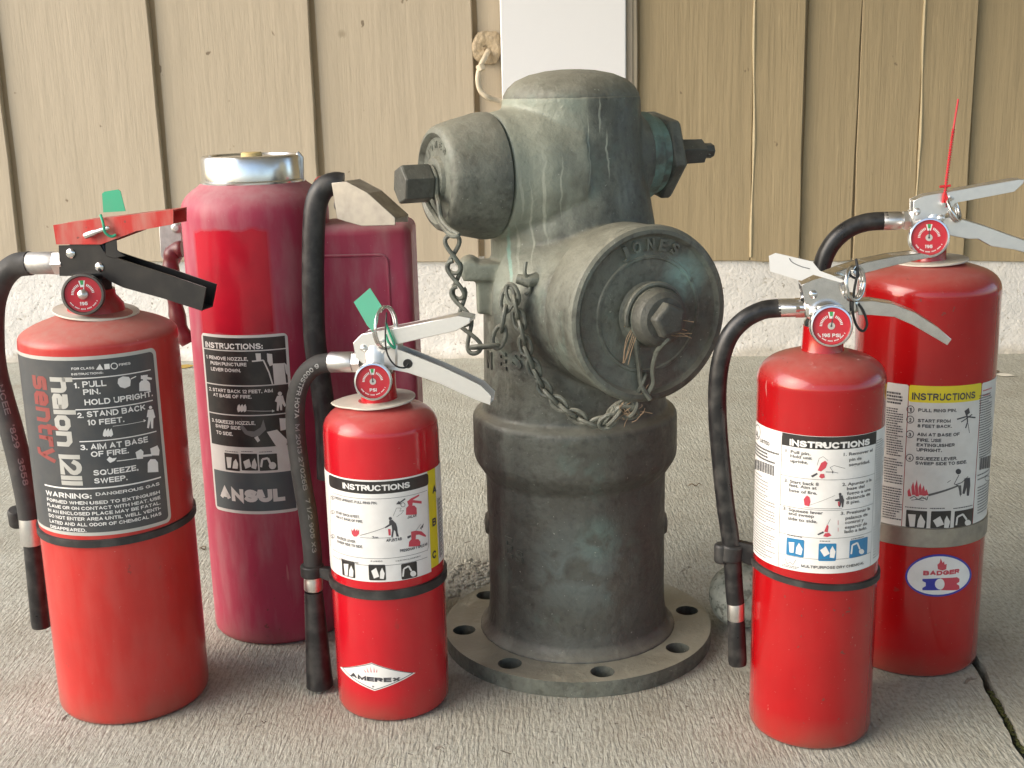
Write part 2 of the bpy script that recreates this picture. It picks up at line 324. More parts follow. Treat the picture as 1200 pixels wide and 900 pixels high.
def stroke_text(t, sw):
    vs = []; fs = []; x = 0
    for ch in t:
        if ch == ' ': x += .38; continue
        w_, L = GL[ch]; k = 1-sw
        for pl in L:
            P = [(x+sw/2+px_*w_, sw/2+py_*k) for px_, py_ in pl]; n = len(P); closed = n > 4 and hypot(P[0][0]-P[-1][0], P[0][1]-P[-1][1]) < 1e-4
            if closed: P = P[:-1]; n -= 1
            def nrm(i):
                a, b = P[i % n], P[(i+1) % n]; d = hypot(b[0]-a[0], b[1]-a[1]) or 1e-6; return (-(b[1]-a[1])/d, (b[0]-a[0])/d)
            b0 = len(vs)
            for i in range(n):
                px_, py_ = P[i]
                if not closed and i == 0: m = nrm(0); c_ = 1; ex = -sw/2
                elif not closed and i == n-1: m = nrm(n-2); c_ = 1; ex = sw/2
                else:
                    a, b = nrm(i-1 if i else n-1), nrm(i); m = (a[0]+b[0], a[1]+b[1]); l = hypot(*m) or 1; m = (m[0]/l, m[1]/l); c_ = min(1/max(m[0]*b[0]+m[1]*b[1], .42), 2.2); ex = 0
                dx, dy = (m[1]*ex, -m[0]*ex) if ex else (0, 0)
                if ch in 'AVWMNXYZKRQI1HFTLEUJ4|7' or ch == 'P': dx, dy = (dx, dy) if abs(m[0]) < .3 or abs(m[1]) < .3 else (0, 0)
                vs.append((px_+dx+m[0]*c_*sw/2, py_+dy+m[1]*c_*sw/2)); vs.append((px_+dx-m[0]*c_*sw/2, py_+dy-m[1]*c_*sw/2))
            for i in range(n if closed else n-1):
                j = (i+1) % n; fs.append((b0+2*i, b0+2*i+1, b0+2*j+1, b0+2*j))
        x += w_+sw+(.10 if sw < .22 else .05)
    return vs, fs
_cache = {}
def queue(t, bold):
    if is_stroke(t): return
    if (t, bold) in _cache: return
    cu = bpy.data.curves.new('t', 'FONT'); cu.body = t; cu.resolution_u = 3; cu.size = 1; cu.offset = bold
    if t == 'H': cu.resolution_u = 1
    ob = bpy.data.objects.new('t', cu); C.objects.link(ob); _cache[(t, bold)] = ob
def flush_text():
    _cache.setdefault(('H', 0), None); _cache.pop(('H', 0)); cu = bpy.data.curves.new('t', 'FONT'); cu.body = 'H'; cu.size = 1; ob = bpy.data.objects.new('t', cu); C.objects.link(ob); _cache[('H', 0)] = ob
    dg = bpy.context.evaluated_depsgraph_get(); dg.update()
    for k, ob in list(_cache.items()):
        if isinstance(ob, tuple): continue
        ev = ob.evaluated_get(dg); me = ev.to_mesh(); vs = [(v.co.x, v.co.y) for v in me.vertices]; fs = [tuple(p.vertices) for p in me.polygons]
        ev.to_mesh_clear(); _cache[k] = (vs, fs)
        cu = ob.data; bpy.data.objects.remove(ob); bpy.data.curves.remove(cu)
def text2d(t, bold, u0, v0, W, H, rot):
    if is_stroke(t): vs, fs = stroke_text(t, .18+bold*1.6); cap = 1.
    else: vs, fs = _cache[(t, bold)]; cap = max(v[1] for v in _cache[('H', 0)][0])
    x0 = min(v[0] for v in vs); x1 = max(v[0] for v in vs); sx = W/(x1-x0); sy = H/cap
    if rot == 0: return [(u0+(x-x0)*sx, v0+y*sy) for x, y in vs], fs
    return [(u0+y*sy, v0-(x-x0)*sx) for x, y in vs], fs
def finish_print(pr, step=.003, h0=.00025, dh=.00009, names=('artwork', 'lettering')):
    base = None; groups = {}
    for it in pr.items: groups.setdefault('base' if it[0] == 'b' else (('T%d' % len(groups) if it[3][4] > .0032 else 't') if it[0] == 't' else 'g'), []).append(it)
    def make(items, name, parent):
        cnt = 0; mats = []; bm = bmesh.new(); lay = bm.verts.layers.float.new('h')
        for kind, mat, L, P, bold in items:
            if mat not in mats: mats.append(mat)
            if kind == 't': vs, fs = text2d(P[0], bold, *P[1:])
            else:
                vs = P; fs = [tuple(q) for q in tessellate_polygon([[Vector((a, b, 0)) for a, b in P]])]
            bv = []; eps = (cnt % 9)*3e-6; cnt += 1
            for a, b in vs:
                v = bm.verts.new((a, b, 0)); v[lay] = h0+L*dh+eps; bv.append(v)
            for f in fs:
                try: q = bm.faces.new([bv[i] for i in f]); q.material_index = mats.index(mat)
                except Exception: pass
        us = [v.co.x for v in bm.verts]; u = math.floor(min(us)/step)*step+step
        while u < max(us):
            bmesh.ops.bisect_plane(bm, geom=bm.verts[:]+bm.edges[:]+bm.faces[:], plane_co=(u, 0, 0), plane_no=(1, 0, 0)); u += step
        for f in bm.faces:
            f.normal_update()
            if f.normal.z < 0: f.normal_flip()
        o0 = Vector(parent['_o'])
        for v in bm.verts: v.co = Vector(pr.surf(v.co.x, v.co.y, v[lay]))-o0
        me = bpy.data.meshes.new(name); bm.to_mesh(me); bm.free()
        for k in mats: me.materials.append(M[k])
        if kind != 't': me.shade_smooth()
        o = bpy.data.objects.new(name, me); C.objects.link(o); o.parent = parent; o['_o'] = tuple(o0); return o
    if 'base' in groups: base = make(groups['base'], pr.name, pr.parent)
    else: base = pr.parent
    if 'g' in groups: make(groups['g'], names[0], base)
    if 't' in groups:
        T_ = sorted(groups['t'], key=lambda it: -it[3][2]); run = [T_[0]]; runs = [run]
        for it in T_[1:]:
            if run[-1][3][2]-it[3][2] > .011: run = []; runs.append(run)
            run.append(it)
        for run in runs: make(run, names[1], base)
    for k in groups:
        if k[0] == 'T': make(groups[k], 'headline', base)
    return base
PRINTS = []
class PlanePrint(Print):                              # artwork on a plane (origin, right, up, normal)
    def __init__(s, o, rgt, upv, parent, name='label'):
        s.o, s.a, s.b = Vector(o), Vector(rgt).normalized(), Vector(upv).normalized(); s.n = s.a.cross(s.b); s.parent = parent; s.name = name; s.items = []; s.lay = 0
    def surf(s, u, v, h): return s.o+s.a*u+s.b*v+s.n*h
    def uv(s, x, y): return x, y
    def text(s, mat, t, u, v, W, H, bold=0):
        s.items.append(('t', mat, s.lay+1, (t, u, v, W, H, 0), bold)); queue(t, bold)

# ------------------------------------------------------------------ the setting
def srf(m, name): return m
mc = newmat('broomed concrete', rough=.9)
big = noise(mc, 2.2, 5); mid = noise(mc, 14, 6); fine = noise(mc, 260, 4, (1, .6, 1), rough=.7); brush = noise(mc, 330, 3, (1, .13, 1), dist=.35)
col = mix(mc, ramp(mc, big, [(.32, 0.), (.68, 1.)]), (.405, .41, .355, 1), (.51, .515, .45, 1))
col = mix(mc, ramp(mc, mid, [(.3, .6), (.62, 0.)]), col, (.34, .32, .26, 1))
col = mix(mc, ramp(mc, fine, [(.34, .75), (.56, 0.)]), col, (.24, .235, .185, 1))
col = mix(mc, ramp(mc, brush, [(.30, .45), (.5, 0.)]), col, (.25, .24, .19, 1))
pits = ramp(mc, noise(mc, 46, 3, dist=1.2), [(.26, 1.), (.31, 0.)])
col = mix(mc, mth(mc, 'MULTIPLY', pits, .55), col, (.16, .13, .10, 1))
stn = mth(mc, 'MULTIPLY', ramp(mc, noise(mc, 5.5, 4, dist=1.), [(.58, 0.), (.70, 1.)]), .35); col = mix(mc, stn, col, (.26, .235, .18, 1))
col = mix(mc, ramp(mc, noise(mc, 24, 5, dist=.8, loc=(3,3,3)), [(.66, 0.), (.74, .5)]), col, (.62, .60, .53, 1))
grit = ramp(mc, noise(mc, 520, 2), [(.70, 0.), (.74, .7)]); col = mix(mc, grit, col, (.13, .11, .085, 1))
setc(mc, col)
n_ = bump(mc, brush, .9, .0018); n_ = bump(mc, noise(mc, 260, 4, (1, .45, 1)), .7, .0018, n_); n_ = bump(mc, noise(mc, 60, 4), .35, .003, n_); n_ = bump(mc, noise(mc, 9, 3), .3, .006, n_)
bump(mc, mth(mc, 'MULTIPLY', pits, -1.), .8, .003, n_)
msoil = newmat('dark soil in the joint', (.02, .018, .014, 1), 1.)
MB().add([(-60,-60,-.06),(60,-60,-.06),(60,60,-.06),(-60,60,-.06)], [(0,1,2,3)]).build('ground', msoil, smooth=0)['kind'] = 'structure'
# two slabs with a ragged joint between them
ja, jb = floor_at(1145, 778), floor_at(1200, 880)
jd = (jb-ja).normalized(); jn = Vector((jd.y, -jd.x, 0)); jn = jn if jn.x > 0 else -jn
def slab(side):
    P = []; n = 340; rnd = random.Random(5+side)
    tot = 0
    for i in range(n+1):
        t = -2.6+i*(3.6/n); ja_ = ja+jd*t
        tot = tot*.7+rnd.uniform(-1, 1)*.0011
        wv = .0009*sin(t*57+side)+.0008*sin(t*131)
        chip = .007*max(0, 1-abs((t-.035+side*.3)/.014))+.004*max(0, 1-abs((t+.3)/.02))
        g = .0030+abs(tot)*1.3+abs(wv)+(chip if side < 0 else chip*.3)
        P.append(ja_+jn*side*g)
    a, b = P[0], P[-1]
    far = [b+jd*6, ja+jn*side*6+jd*8, ja+jn*side*6-jd*8, a-jd*6]
    ring = P+far; top = [Vector((p.x, p.y, 0)) for p in ring]; bot = [Vector((p.x, p.y, -.055)) for p in ring]; k = len(ring)
    tris = [tuple(q) for q in tessellate_polygon([top])]
    mb = MB().add(top+bot, tris+[(i, (i+1) % k, (i+1) % k+k, i+k) for i in range(k)])
    o = mb.build('floor', mc, smooth=0); o['kind'] = 'structure'; return o
slab(-1); slab(1)
# moss in the joint
mm = newmat('moss', (.10, .11, .035, 1), 1.); bump(mm, noise(mm, 400, 3), 1, .003)
mb = MB(); rnd = random.Random(3)
for i in range(90):
    t = rnd.uniform(.045, .16); p = ja+jd*t+jn*rnd.uniform(-.001, .004); r = rnd.uniform(.0008, .0022)
    mb.lathe([(r*.6, 0), (r, r*.4), (r*.7, r*.9), (.0001, r)], (p.x, p.y, -.006), seg=6)
o = mb.build('moss', mm); o['kind'] = 'stuff'

WY, WYAW, W0, WS = 2.5748, -.0733, -.063, .3323
def wall_pt(s, out, z): return Vector((s*cos(WYAW)+out*sin(WYAW), WY+s*sin(WYAW)-out*cos(WYAW), z))
def board_z(s): return .2092-.0142*s
def board_paint(nm, ca, cb_, gs, gb):
    mw = newmat(nm, rough=.62)
    gr = noise(mw, 30, 8, (1, 1, .05), rough=.65); gr2 = noise(mw, 160, 4, (1, 1, .035)); bigw = noise(mw, 1.6, 4, (1, 1, .5))
    cw = mix(mw, ramp(mw, bigw, [(.3, 0.), (.7, 1.)]), ca, cb_)
    cw = mix(mw, ramp(mw, gr, [(.3, gs), (.6, 0.)]), cw, tuple(c*.82 for c in ca[:3])+(1,))
    cw = mix(mw, ramp(mw, noise(mw, 95, 5, (1, 1, .06), loc=(2,0,1)), [(.66, 0.), (.72, gs)]), cw, tuple(min(1, c*1.25) for c in cb_[:3])+(1,))
    cw = mix(mw, ramp(mw, noise(mw, 30, 3, (1, 1, .7), loc=(7,0,3)), [(.25, .8), (.28, 0.)]), cw, (.13, .09, .05, 1))
    for px_, py_, r_ in ((402, 40, .014), (405, 52, .010), (98, 46, .005), (560, 60, .006)):
        d_ = ray(px_, py_); t_ = (WY+.01-.0733*d_.x*2.5)/d_.y; q_ = EYE+d_*t_; q_.y -= WY
        cw = mix(mw, mth(mw, 'MULTIPLY', blob(mw, tuple(q_), r_*.3, r_), ramp(mw, noise(mw, 120, 4, (1, 1, .4)), [(.42, 0.), (.5, 1.)])), cw, (.16, .12, .06, 1))
    setc(mw, cw); n_ = bump(mw, gr, gb, .005); n_ = bump(mw, gr2, gb*.8, .002, n_); bump(mw, noise(mw, 14, 5, (1, 1, .3)), .3, .01, n_)
    return mw
mwl = board_paint('pale tan painted boards', (.435, .365, .26, 1), (.485, .41, .30, 1), .18, .3)
mwr = board_paint('shaded cracked tan painted boards', (.345, .27, .155, 1), (.395, .31, .18, 1), .45, .5)  # right boards: cracked paint, tone also darkened for the dimmer light there
wall = thing('board_wall', 'tan painted wall of wide vertical boards above the white foundation', 'wall', (0, WY, 0))
mdark = newmat('brown gap behind boards', (.34, .26, .16, 1), .9)
bk = MB(); bk.add([wall_pt(s, -.0048, z) for s, z in ((-3.1, board_z(-3.1)+.006), (3.1, board_z(3.1)+.006), (3.1, 3.0), (-3.1, 3.0))], [(0,1,2,3)]); bk.build('backing', mdark, wall, smooth=0)
SPL = {1: [(885-742)/200.], 2: [(1010-944)/204., (1088-944)/204.]}
rnd = random.Random(11)
def plank(s0, s1, tl, tr):
    ns, nz = 4, 26; mb = MB(); vs = []; fs = []
    ph = rnd.uniform(0, 9)
    for j in range(nz+1):
        for i in range(ns+1):
            s = s0+(s1-s0)*i/ns; z0 = board_z(s)+(.0015*sin(s*90)); z = z0+(3.0-z0)*j/nz
            e = (.0012*sin(z*7+ph)+.0008*sin(z*23+ph)) if i in (0, ns) else 0
            vs.append(wall_pt(s+e, tl+(tr-tl)*i/ns, z))
    k = len(vs)
    for j in range(nz+1):
        for i in range(ns+1):
            s = s0+(s1-s0)*i/ns; z = vs[j*(ns+1)+i].z; vs.append(wall_pt(s, -.016, z))
    q = lambda i, j: j*(ns+1)+i
    for j in range(nz):
        for i in range(ns): fs.append((q(i,j), q(i+1,j), q(i+1,j+1), q(i,j+1)))
        fs.append((q(0,j), q(0,j+1), q(0,j+1)+k, q(0,j)+k)); fs.append((q(ns,j), q(ns,j)+k, q(ns,j+1)+k, q(ns,j+1)))
    for i in range(ns): fs.append((q(i,0), q(i,0)+k, q(i+1,0)+k, q(i+1,0)))
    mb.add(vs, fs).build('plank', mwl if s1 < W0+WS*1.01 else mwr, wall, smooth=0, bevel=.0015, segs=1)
mridge = flat('highlit paint ridge', (.52, .43, .26, 1), .6, .2)  # raised ridges coloured lighter, an edge highlight put into the paint
for k in range(-8, 9):
    a, b = W0+k*WS, W0+(k+1)*WS
    cuts = SPL.get(k, [])
    if k == 1: segs_ = [(a+.004, a+WS*.70), (a+WS*.70+.0008, b)]
    elif k == 2: segs_ = [(a+.004, a+WS*.325), (a+WS*.325+.003, a+WS*.695), (a+WS*.695+.0008, b)]
    else: segs_ = [(a+(.0105 if k < 1 else .003), b)]
    for n, (p, q) in enumerate(segs_):
        f0 = (p-a)/WS; f1 = (q-a)/WS; plank(p, q, -.003+.013*f0, -.003+.013*f1)
    for rr_ in ([.70] if k == 1 else [.695] if k == 2 else []):
        mb = MB(); zz = [board_z(a)+.006+j*.06 for j in range(45)]
        mb.tube([wall_pt(a+WS*rr_+.0025*sin(z*5)+.0015*sin(z*17), -.003+.013*rr_, z) for z in zz], [.0028+.0012*sin(z*31) for z in zz], 6)
        mb.build('paint_ridge', mridge, wall)
# white rough foundation
mfn = newmat('rough white painted concrete', rough=.85)
nf = noise(mfn, 55, 6, dist=.6); nf2 = noise(mfn, 9, 5)
cf = mix(mfn, ramp(mfn, nf, [(.30, .8), (.38, 0.)]), (.82, .80, .76, 1), (.42, .38, .30, 1))
cf = mix(mfn, ramp(mfn, noise(mfn, 130, 3, loc=(4,2,1)), [(.30, .8), (.36, 0.)]), cf, (.22, .19, .14, 1))
cf = mix(mfn, ramp(mfn, nf2, [(.4, .35), (.7, 0.)]), cf, (.55, .52, .45, 1))
low = mth(mfn, 'ADD', objz(mfn, .0, .10), mth(mfn, 'MULTIPLY', nf2, .5)); cf = mix(mfn, ramp(mfn, low, [(.28, .75), (.45, 0.)]), cf, (.46, .42, .34, 1))
setc(mfn, cf); n_ = bump(mfn, nf, .45, .007); bump(mfn, noise(mfn, 160, 4), .5, .003, n_)
fn = MB(); vs = []; fs = []; NS, NZ = 220, 12; rnd = random.Random(2)
for j in range(NZ+1):
    for i in range(NS+1):
        s = -2.9+5.8*i/NS; z = j/NZ*(board_z(s)+.012)-.002
        out = -.008+rnd.uniform(-.0025, .0025)+.004*sin(s*9)*sin(z*20)
        if j == 0: out += .01
        vs.append(wall_pt(s, out, z))
for j in range(NZ):
    for i in range(NS): a = j*(NS+1)+i; fs.append((a, a+1, a+NS+2, a+NS+1))
fnd = fn.add(vs, fs).build('foundation_wall', mfn, smooth=50, origin=(0, WY, 0)); tag(fnd, 'rough white painted concrete foundation strip under the tan boards', 'foundation')
# white post
mpost = flat('white post paint', (.90, .90, .90, 1), .5, .01)
PY = 2.535; p0, p1 = atY(587, 60, PY), atY(734, 60, PY); p2 = atY(741, 60, PY+.02)
post = thing('white_post', 'broad white painted post standing behind the hydrant', 'post', (p0.x, PY, 0))
dx0 = -(587-586)*0
MB().box((p0.x, PY, 0), (p1.x, PY+.03, 3.0)).build('post_board', mpost, post, bevel=.003)
MB().box((p1.x+.0015, PY+.008, 0), (p2.x, PY+.03, 3.0)).build('side_trim', flat('tan trim', (.45, .38, .29, 1), .6), post, bevel=.002)
# cable with its knob
mcab = flat('cream cable', (.66, .57, .42, 1), .5, .2)
cb = thing('wall_cable', 'cream cable looping out of a caulked hole beside the white post', 'cable', tuple(wall_pt(-.08, .01, .8)))
def wpx(px, py, out=.02):
    d = ray(px, py); n = Vector((-sin(-WYAW)*-1, -cos(WYAW), 0)); n = Vector((sin(WYAW), -cos(WYAW), 0)); o_ = wall_pt(0, out, 0)
    return EYE+d*((o_-EYE).dot(n)/d.dot(n))
path = [wpx(573, 58, .0), wpx(569, 66, .03), wpx(563, 78, .04), wpx(560, 92, .045), wpx(563, 106, .045), wpx(572, 114, .045), wpx(584, 118, .03), wpx(600, 122, .02)]
MB().tube(spline(path, 6), .0055, 10).build('cable', mcab, cb)
MB().tube([wpx(562, 76, .041), wpx(565, 83, .043)], .009, 8).build('clip', mcab, cb, bevel=.001)
mk = flat('tan caulk', (.42, .33, .21, 1), .7, .4); bump(mk, noise(mk, 60, 3), .8, .01)
q = wpx(571, 56, .004); vs = []
ck = MB().lathe([(.034, 0), (.032, .006), (.02, .011), (.008, .008), (.0001, .004)], q, (sin(WYAW), -cos(WYAW), 0), 18)
ck.v = [(x+rnd.uniform(-.003, .003), y, z+rnd.uniform(-.003, .003)) for x, y, z in ck.v]; ck.build('caulk_patch', mk, cb)
# knot hole in a plank
# unseen porch roof over and behind the camera, its extent set to shade the scene
mroof = newmat('porch ceiling paint', (.55, .50, .42, 1), .8); setc(mroof, mix(mroof, noise(mroof, 12, 4), (.5, .45, .37, 1), (.6, .55, .47, 1)))
ROOF_X0, ROOF_Y0, ROOF_Z = -1.3, -2.2, 2.0
r_ = MB().box((ROOF_X0, ROOF_Y0, ROOF_Z), (4.5, 3.2, ROOF_Z+.12)).build('unseen_porch_roof', mroof, smooth=0); r_['kind'] = 'structure'

# ------------------------------------------------------------------ hydrant
HX, HY = .0625, 1.1968
def hY(px, py, Y): return atY(px, py, Y-.9601+HY)
def bronze(name, dark=0., patches=(), lit=False, streaks=(), low=.25, dust=.6, teal=.25):
    m = newmat(name, rough=.55, metal=.12)
    n1 = noise(m, 9, 6, loc=(3,1,2)); n2 = noise(m, 42, 7, dist=.5); n3 = noise(m, 150, 5); st = noise(m, 34, 6, (1, 1, .16), loc=(1,5,0))
    a = mix(m, ramp(m, n1, [(.34, 0.), (.66, 1.)]), (.070, .072, .060, 1), (.128, .136, .112, 1))
    a = mix(m, mth(m, 'MULTIPLY', ramp(m, n2, [(.40, 0.), (.75, 1.)]), .6), a, (.175, .19, .16, 1))
    a = mix(m, mth(m, 'MULTIPLY', ramp(m, st, [(.50, 0.), (.78, 1.)]), .55), a, (.21, .23, .19, 1))
    a = mix(m, mth(m, 'MULTIPLY', ramp(m, n3, [(.30, 1.), (.5, 0.)]), .5), a, (.034, .033, .028, 1))
    a = mix(m, mth(m, 'MULTIPLY', ramp(m, noise(m, 70, 7, rough=.7, loc=(2,7,4)), [(.54, 0.), (.68, 1.)]), .35), a, (.24, .26, .22, 1))
    a = mix(m, dark, a, (.058, .055, .050, 1))
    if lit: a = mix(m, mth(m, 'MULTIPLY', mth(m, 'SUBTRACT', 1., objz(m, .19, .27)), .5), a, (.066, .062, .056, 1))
    if lit: # upper left painted lighter as the lit side, plus a khaki bloom streaking downwards
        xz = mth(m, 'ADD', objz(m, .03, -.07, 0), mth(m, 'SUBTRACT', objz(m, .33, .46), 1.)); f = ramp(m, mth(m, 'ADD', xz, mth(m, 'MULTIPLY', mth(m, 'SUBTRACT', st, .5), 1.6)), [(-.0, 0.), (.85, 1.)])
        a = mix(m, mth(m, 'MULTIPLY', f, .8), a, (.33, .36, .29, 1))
    sp = mth(m, 'MULTIPLY', ramp(m, noise(m, 26, 5, loc=(8,3,1)), [(.60, 0.), (.70, 1.)]), teal)
    a = mix(m, sp, a, (.16, .27, .235, 1))
    for c, r0, r1, colr, amt in patches:
        f = mth(m, 'MULTIPLY', blob(m, c, r0, r1), ramp(m, n2, [(.38, .15), (.55, 1.)])); a = mix(m, mth(m, 'MULTIPLY', f, amt), a, colr)
    if dust: a = mix(m, mth(m, 'MULTIPLY', mth(m, 'MULTIPLY', upness(m, low, .95), ramp(m, n2, [(.2, .7), (.7, 1.)])), dust), a, (.36, .345, .27, 1))
    for sx_, sz_, hw, hl, sc_ in streaks:
        nt = m.node_tree; v_ = nt.nodes.new('ShaderNodeVectorMath'); v_.operation = 'DISTANCE'; wob = noise(m, 40, 2, (.4, .4, 1)); cmb = nt.nodes.new('ShaderNodeCombineXYZ'); sp_ = nt.nodes.new('ShaderNodeSeparateXYZ'); nt.links.new(coords(m), sp_.inputs[0])
        xx = mth(m, 'DIVIDE', mth(m, 'ADD', mth(m, 'SUBTRACT', sp_.outputs[0], sx_), mth(m, 'MULTIPLY', mth(m, 'SUBTRACT', wob, .5), .012)), hw); zz = mth(m, 'DIVIDE', mth(m, 'SUBTRACT', sp_.outputs[2], sz_), hl); nt.links.new(xx, cmb.inputs[0]); nt.links.new(zz, cmb.inputs[2]); nt.links.new(cmb.outputs[0], v_.inputs[0]); v_.inputs[1].default_value = (0, 0, 0)
        a = mix(m, mth(m, 'MULTIPLY', ramp(m, v_.outputs['Value'], [(.55, 1.), (1., 0.)]), ramp(m, n2, [(.35, .5), (.6, 1.)])), a, sc_)
    fl = ramp(m, noise(m, 330, 2, loc=(9,9,1)), [(.72, 0.), (.76, .7)]); a = mix(m, fl, a, (.40, .42, .36, 1))
    setc(m, a); setc(m, ramp(m, n2, [(.3, .34), (.7, .72)]), 'Roughness')
    n_ = bump(m, noise(m, 22, 4), .35, .006); n_ = bump(m, n2, .5, .0030, n_); n_ = bump(m, n3, .5, .0014, n_); bump(m, noise(m, 600, 2), .25, .0004, n_)
    return m
TEAL = (.20, .36, .31, 1)
PALE = (.36, .38, .31, 1)
def stk(px, y0, y1, hw, c_, Y=1.12):
    a_, b_ = atY(px, y0, Y), atY(px, y1, Y); return (a_.x-HX, (a_.z+b_.z)/2, hw, (a_.z-b_.z)/2, c_)
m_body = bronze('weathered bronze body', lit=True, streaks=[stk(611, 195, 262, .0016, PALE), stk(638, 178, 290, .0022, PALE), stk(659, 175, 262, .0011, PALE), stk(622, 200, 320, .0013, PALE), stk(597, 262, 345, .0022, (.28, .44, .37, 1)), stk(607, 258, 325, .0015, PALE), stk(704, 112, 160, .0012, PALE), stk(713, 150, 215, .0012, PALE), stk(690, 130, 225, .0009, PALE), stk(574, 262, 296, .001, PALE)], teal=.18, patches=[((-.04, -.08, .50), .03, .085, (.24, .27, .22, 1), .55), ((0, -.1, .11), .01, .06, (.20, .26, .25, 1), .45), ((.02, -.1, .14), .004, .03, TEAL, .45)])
m_barrel_dark = bronze('dark bronze', dark=.3)
m_cap = bronze('bronze cap', teal=.12, low=-.1)
m_bigcap = bronze('bronze side cap face', dark=.0, low=-.15, patches=[((.094, -.113, .396), .006, .026, (.24, .38, .34, 1), 1.), ((.03, -.14, .33), .01, .05, (.17, .20, .17, 1), .6)], teal=.2)
m_flange = bronze('dusty bronze flange', dust=.95, teal=.05)
m_teal = bronze('verdigris bronze', patches=[((.07, .04, .49), .03, .08, TEAL, 1.)], teal=.5, dust=.2)
m_gland = bronze('olive bronze nut', teal=.3, dust=.4)
m_nut = bronze('dark bronze nut', dark=.55, teal=.05, dust=.2)
m_chain = bronze('dusty bronze chain', teal=.1, dust=.6); m_drip = bronze('pale verdigris streak', dust=0, patches=[((0, -.05, .45), .5, .6, (.33, .36, .29, 1), .85)])
m_dripteal = bronze('green verdigris streak', dust=0, patches=[((0, -.05, .45), .5, .6, (.25, .42, .36, 1), .95)])
hyd = thing('fire_hydrant', 'old weathered bronze fire hydrant with two capped outlets and a round bolt flange', 'fire hydrant', (HX, HY, 0))
PSI = radians(25); D2 = Vector((sin(PSI), -cos(PSI), 0)); D1 = Vector((-cos(PSI), -sin(PSI), 0)); D3 = -D1
ax = lambda z: Vector((HX, HY, z))
# flange with eight bolt holes
top = [Vector((HX+.1392*cos(2*pi*k/96), HY+.1392*sin(2*pi*k/96), 0)) for k in range(96)]
holes = []
for h in range(8):
    a = .1481+h*pi/4; cx, cy = HX+.1196*cos(a), HY+.1196*sin(a); holes.append([Vector((cx+.0118*cos(-2*pi*k/20), cy+.0118*sin(-2*pi*k/20), 0)) for k in range(20)])
loops = [top]+holes; allv = [v for l in loops for v in l]; n = len(allv); tr = [tuple(q) for q in tessellate_polygon(loops)]
T = .0162; vs = [Vector((v.x, v.y, T)) for v in allv]+[Vector((v.x, v.y, .0005)) for v in allv]; fs = tr+[tuple(i+n for i in q) for q in tr]; b0 = 0
for l in loops:
    k = len(l); fs += [(b0+i, b0+(i+1) % k, b0+(i+1) % k+n, b0+i+n) for i in range(k)]; b0 += k
MB().add(vs, fs).build('flange', m_flange, hyd, smooth=30, bevel=.0012)
# cast body: one skin grown over body, outlet necks, boss and lug
body = MB()
body.lathe([(.08, .012), (.104, .0155), (.0975, .021), (.0935, .028), (.0913, .04), (.0905, .06), (.0908, .120), (.0912, .1834), (.096, .1905), (.1015, .1995), (.1028, .205), (.1028, .243), (.1005, .248), (.0925, .2515),
            (.0918, .256), (.0905, .277), (.0888, .372), (.0872, .392), (.0835, .398), (.0800, .4005), (.0800, .432), (.0712, .484), (.0672, .524), (.0662, .544), (.0660, .553), (.05, .5565)], ax(0), (0,0,1), 72)
body.lathe([(.076, .02), (.068, .055), (.0600, .072), (.0575, .0868)], ax(.4832), D1, 56)
body.lathe([(.099, .02), (.086, .052), (.078, .070), (.0745, .0890)], ax(.3612), D2, 56)
body.lathe([(.06, .02), (.050, .045), (.043, .070)], ax(.4947), D3, 40)
# side lug with its hump
lugc = hY(560, 312, HY-.02)
body.box((lugc.x-.008, HY-.045, .385), (lugc.x+.05, HY-.005, .402))
body.box((lugc.x+.004, HY-.040, .352), (lugc.x+.05, HY-.012, .39))
body.lathe([(.010, -.018), (.0115, 0), (.010, .018)], (lugc.x-.002, HY-.025, .3965), (0,1,0), 16)
bo = body.build('body', m_body, hyd, smooth=0)
md = bo.modifiers.new('skin', 'REMESH'); md.mode = 'VOXEL'; md.voxel_size = .0019; md.use_smooth_shade = True
md = bo.modifiers.new('fillet', 'SMOOTH'); md.factor = .6; md.iterations = 7
# small bosses on the barrel
for sx, y_ in ((-1, 610), (1, 615)):
    z_ = zc(HX, HY, y_); MB().lathe([(.012, -.002), (.0125, .001), (.010, .004), (.004, .005), (.0001, .005)], (HX+sx*.0893, HY, z_), (sx, 0, 0), 20).build('boss', m_barrel_dark, hyd)
MB().lathe([(.0600, -.004), (.0645, -.002), (.0652, .0005), (.0645, .005), (.0605, .0115), (.053, .0180), (.040, .0235), (.024, .0268), (.010, .028), (.0001, .0282)], ax(.5504), (0,0,1), 64).build('dome', m_cap, hyd)
MB().lathe([(.0570, .0885), (.0583, .0895), (.0587, .094), (.0582, .100), (.0530, .122), (.0498, .1335), (.0478, .1385), (.0450, .1415), (.0415, .1425), (.0385, .1400), (.0372, .1385), (.028, .1385), (.021, .1395), (.0195, .143), (.0165, .1440)],
           ax(.4832), D1, 64).build('outlet_cap', m_cap, hyd)
hexn = MB().lathe([(.0170, .148), (.0182, .149), (.0182, .1745), (.0172, .1765)], ax(.4797), D1, 6, phase=.3); hexn.lathe([(.0125, .138), (.0125, .150)], ax(.4797), D1, 20)
hexn.build('cap_nut', m_nut, hyd, smooth=20, bevel=.0008)
big = MB().lathe([(.0745, .0905), (.0772, .0915), (.0778, .094), (.0778, .136), (.0790, .1375), (.0795, .1405), (.0785, .1440), (.0755, .1462), (.0720, .1462), (.0700, .1440), (.0690, .1420), (.0672, .1412), (.0530, .1412), (.0520, .1425), (.0500, .1425), (.0490, .1412), (.0300, .1412), (.0275, .1430), (.0262, .1470), (.0260, .1560)],
                 ax(.3647), D2, 96).build('side_cap', m_bigcap, hyd, smooth=28)
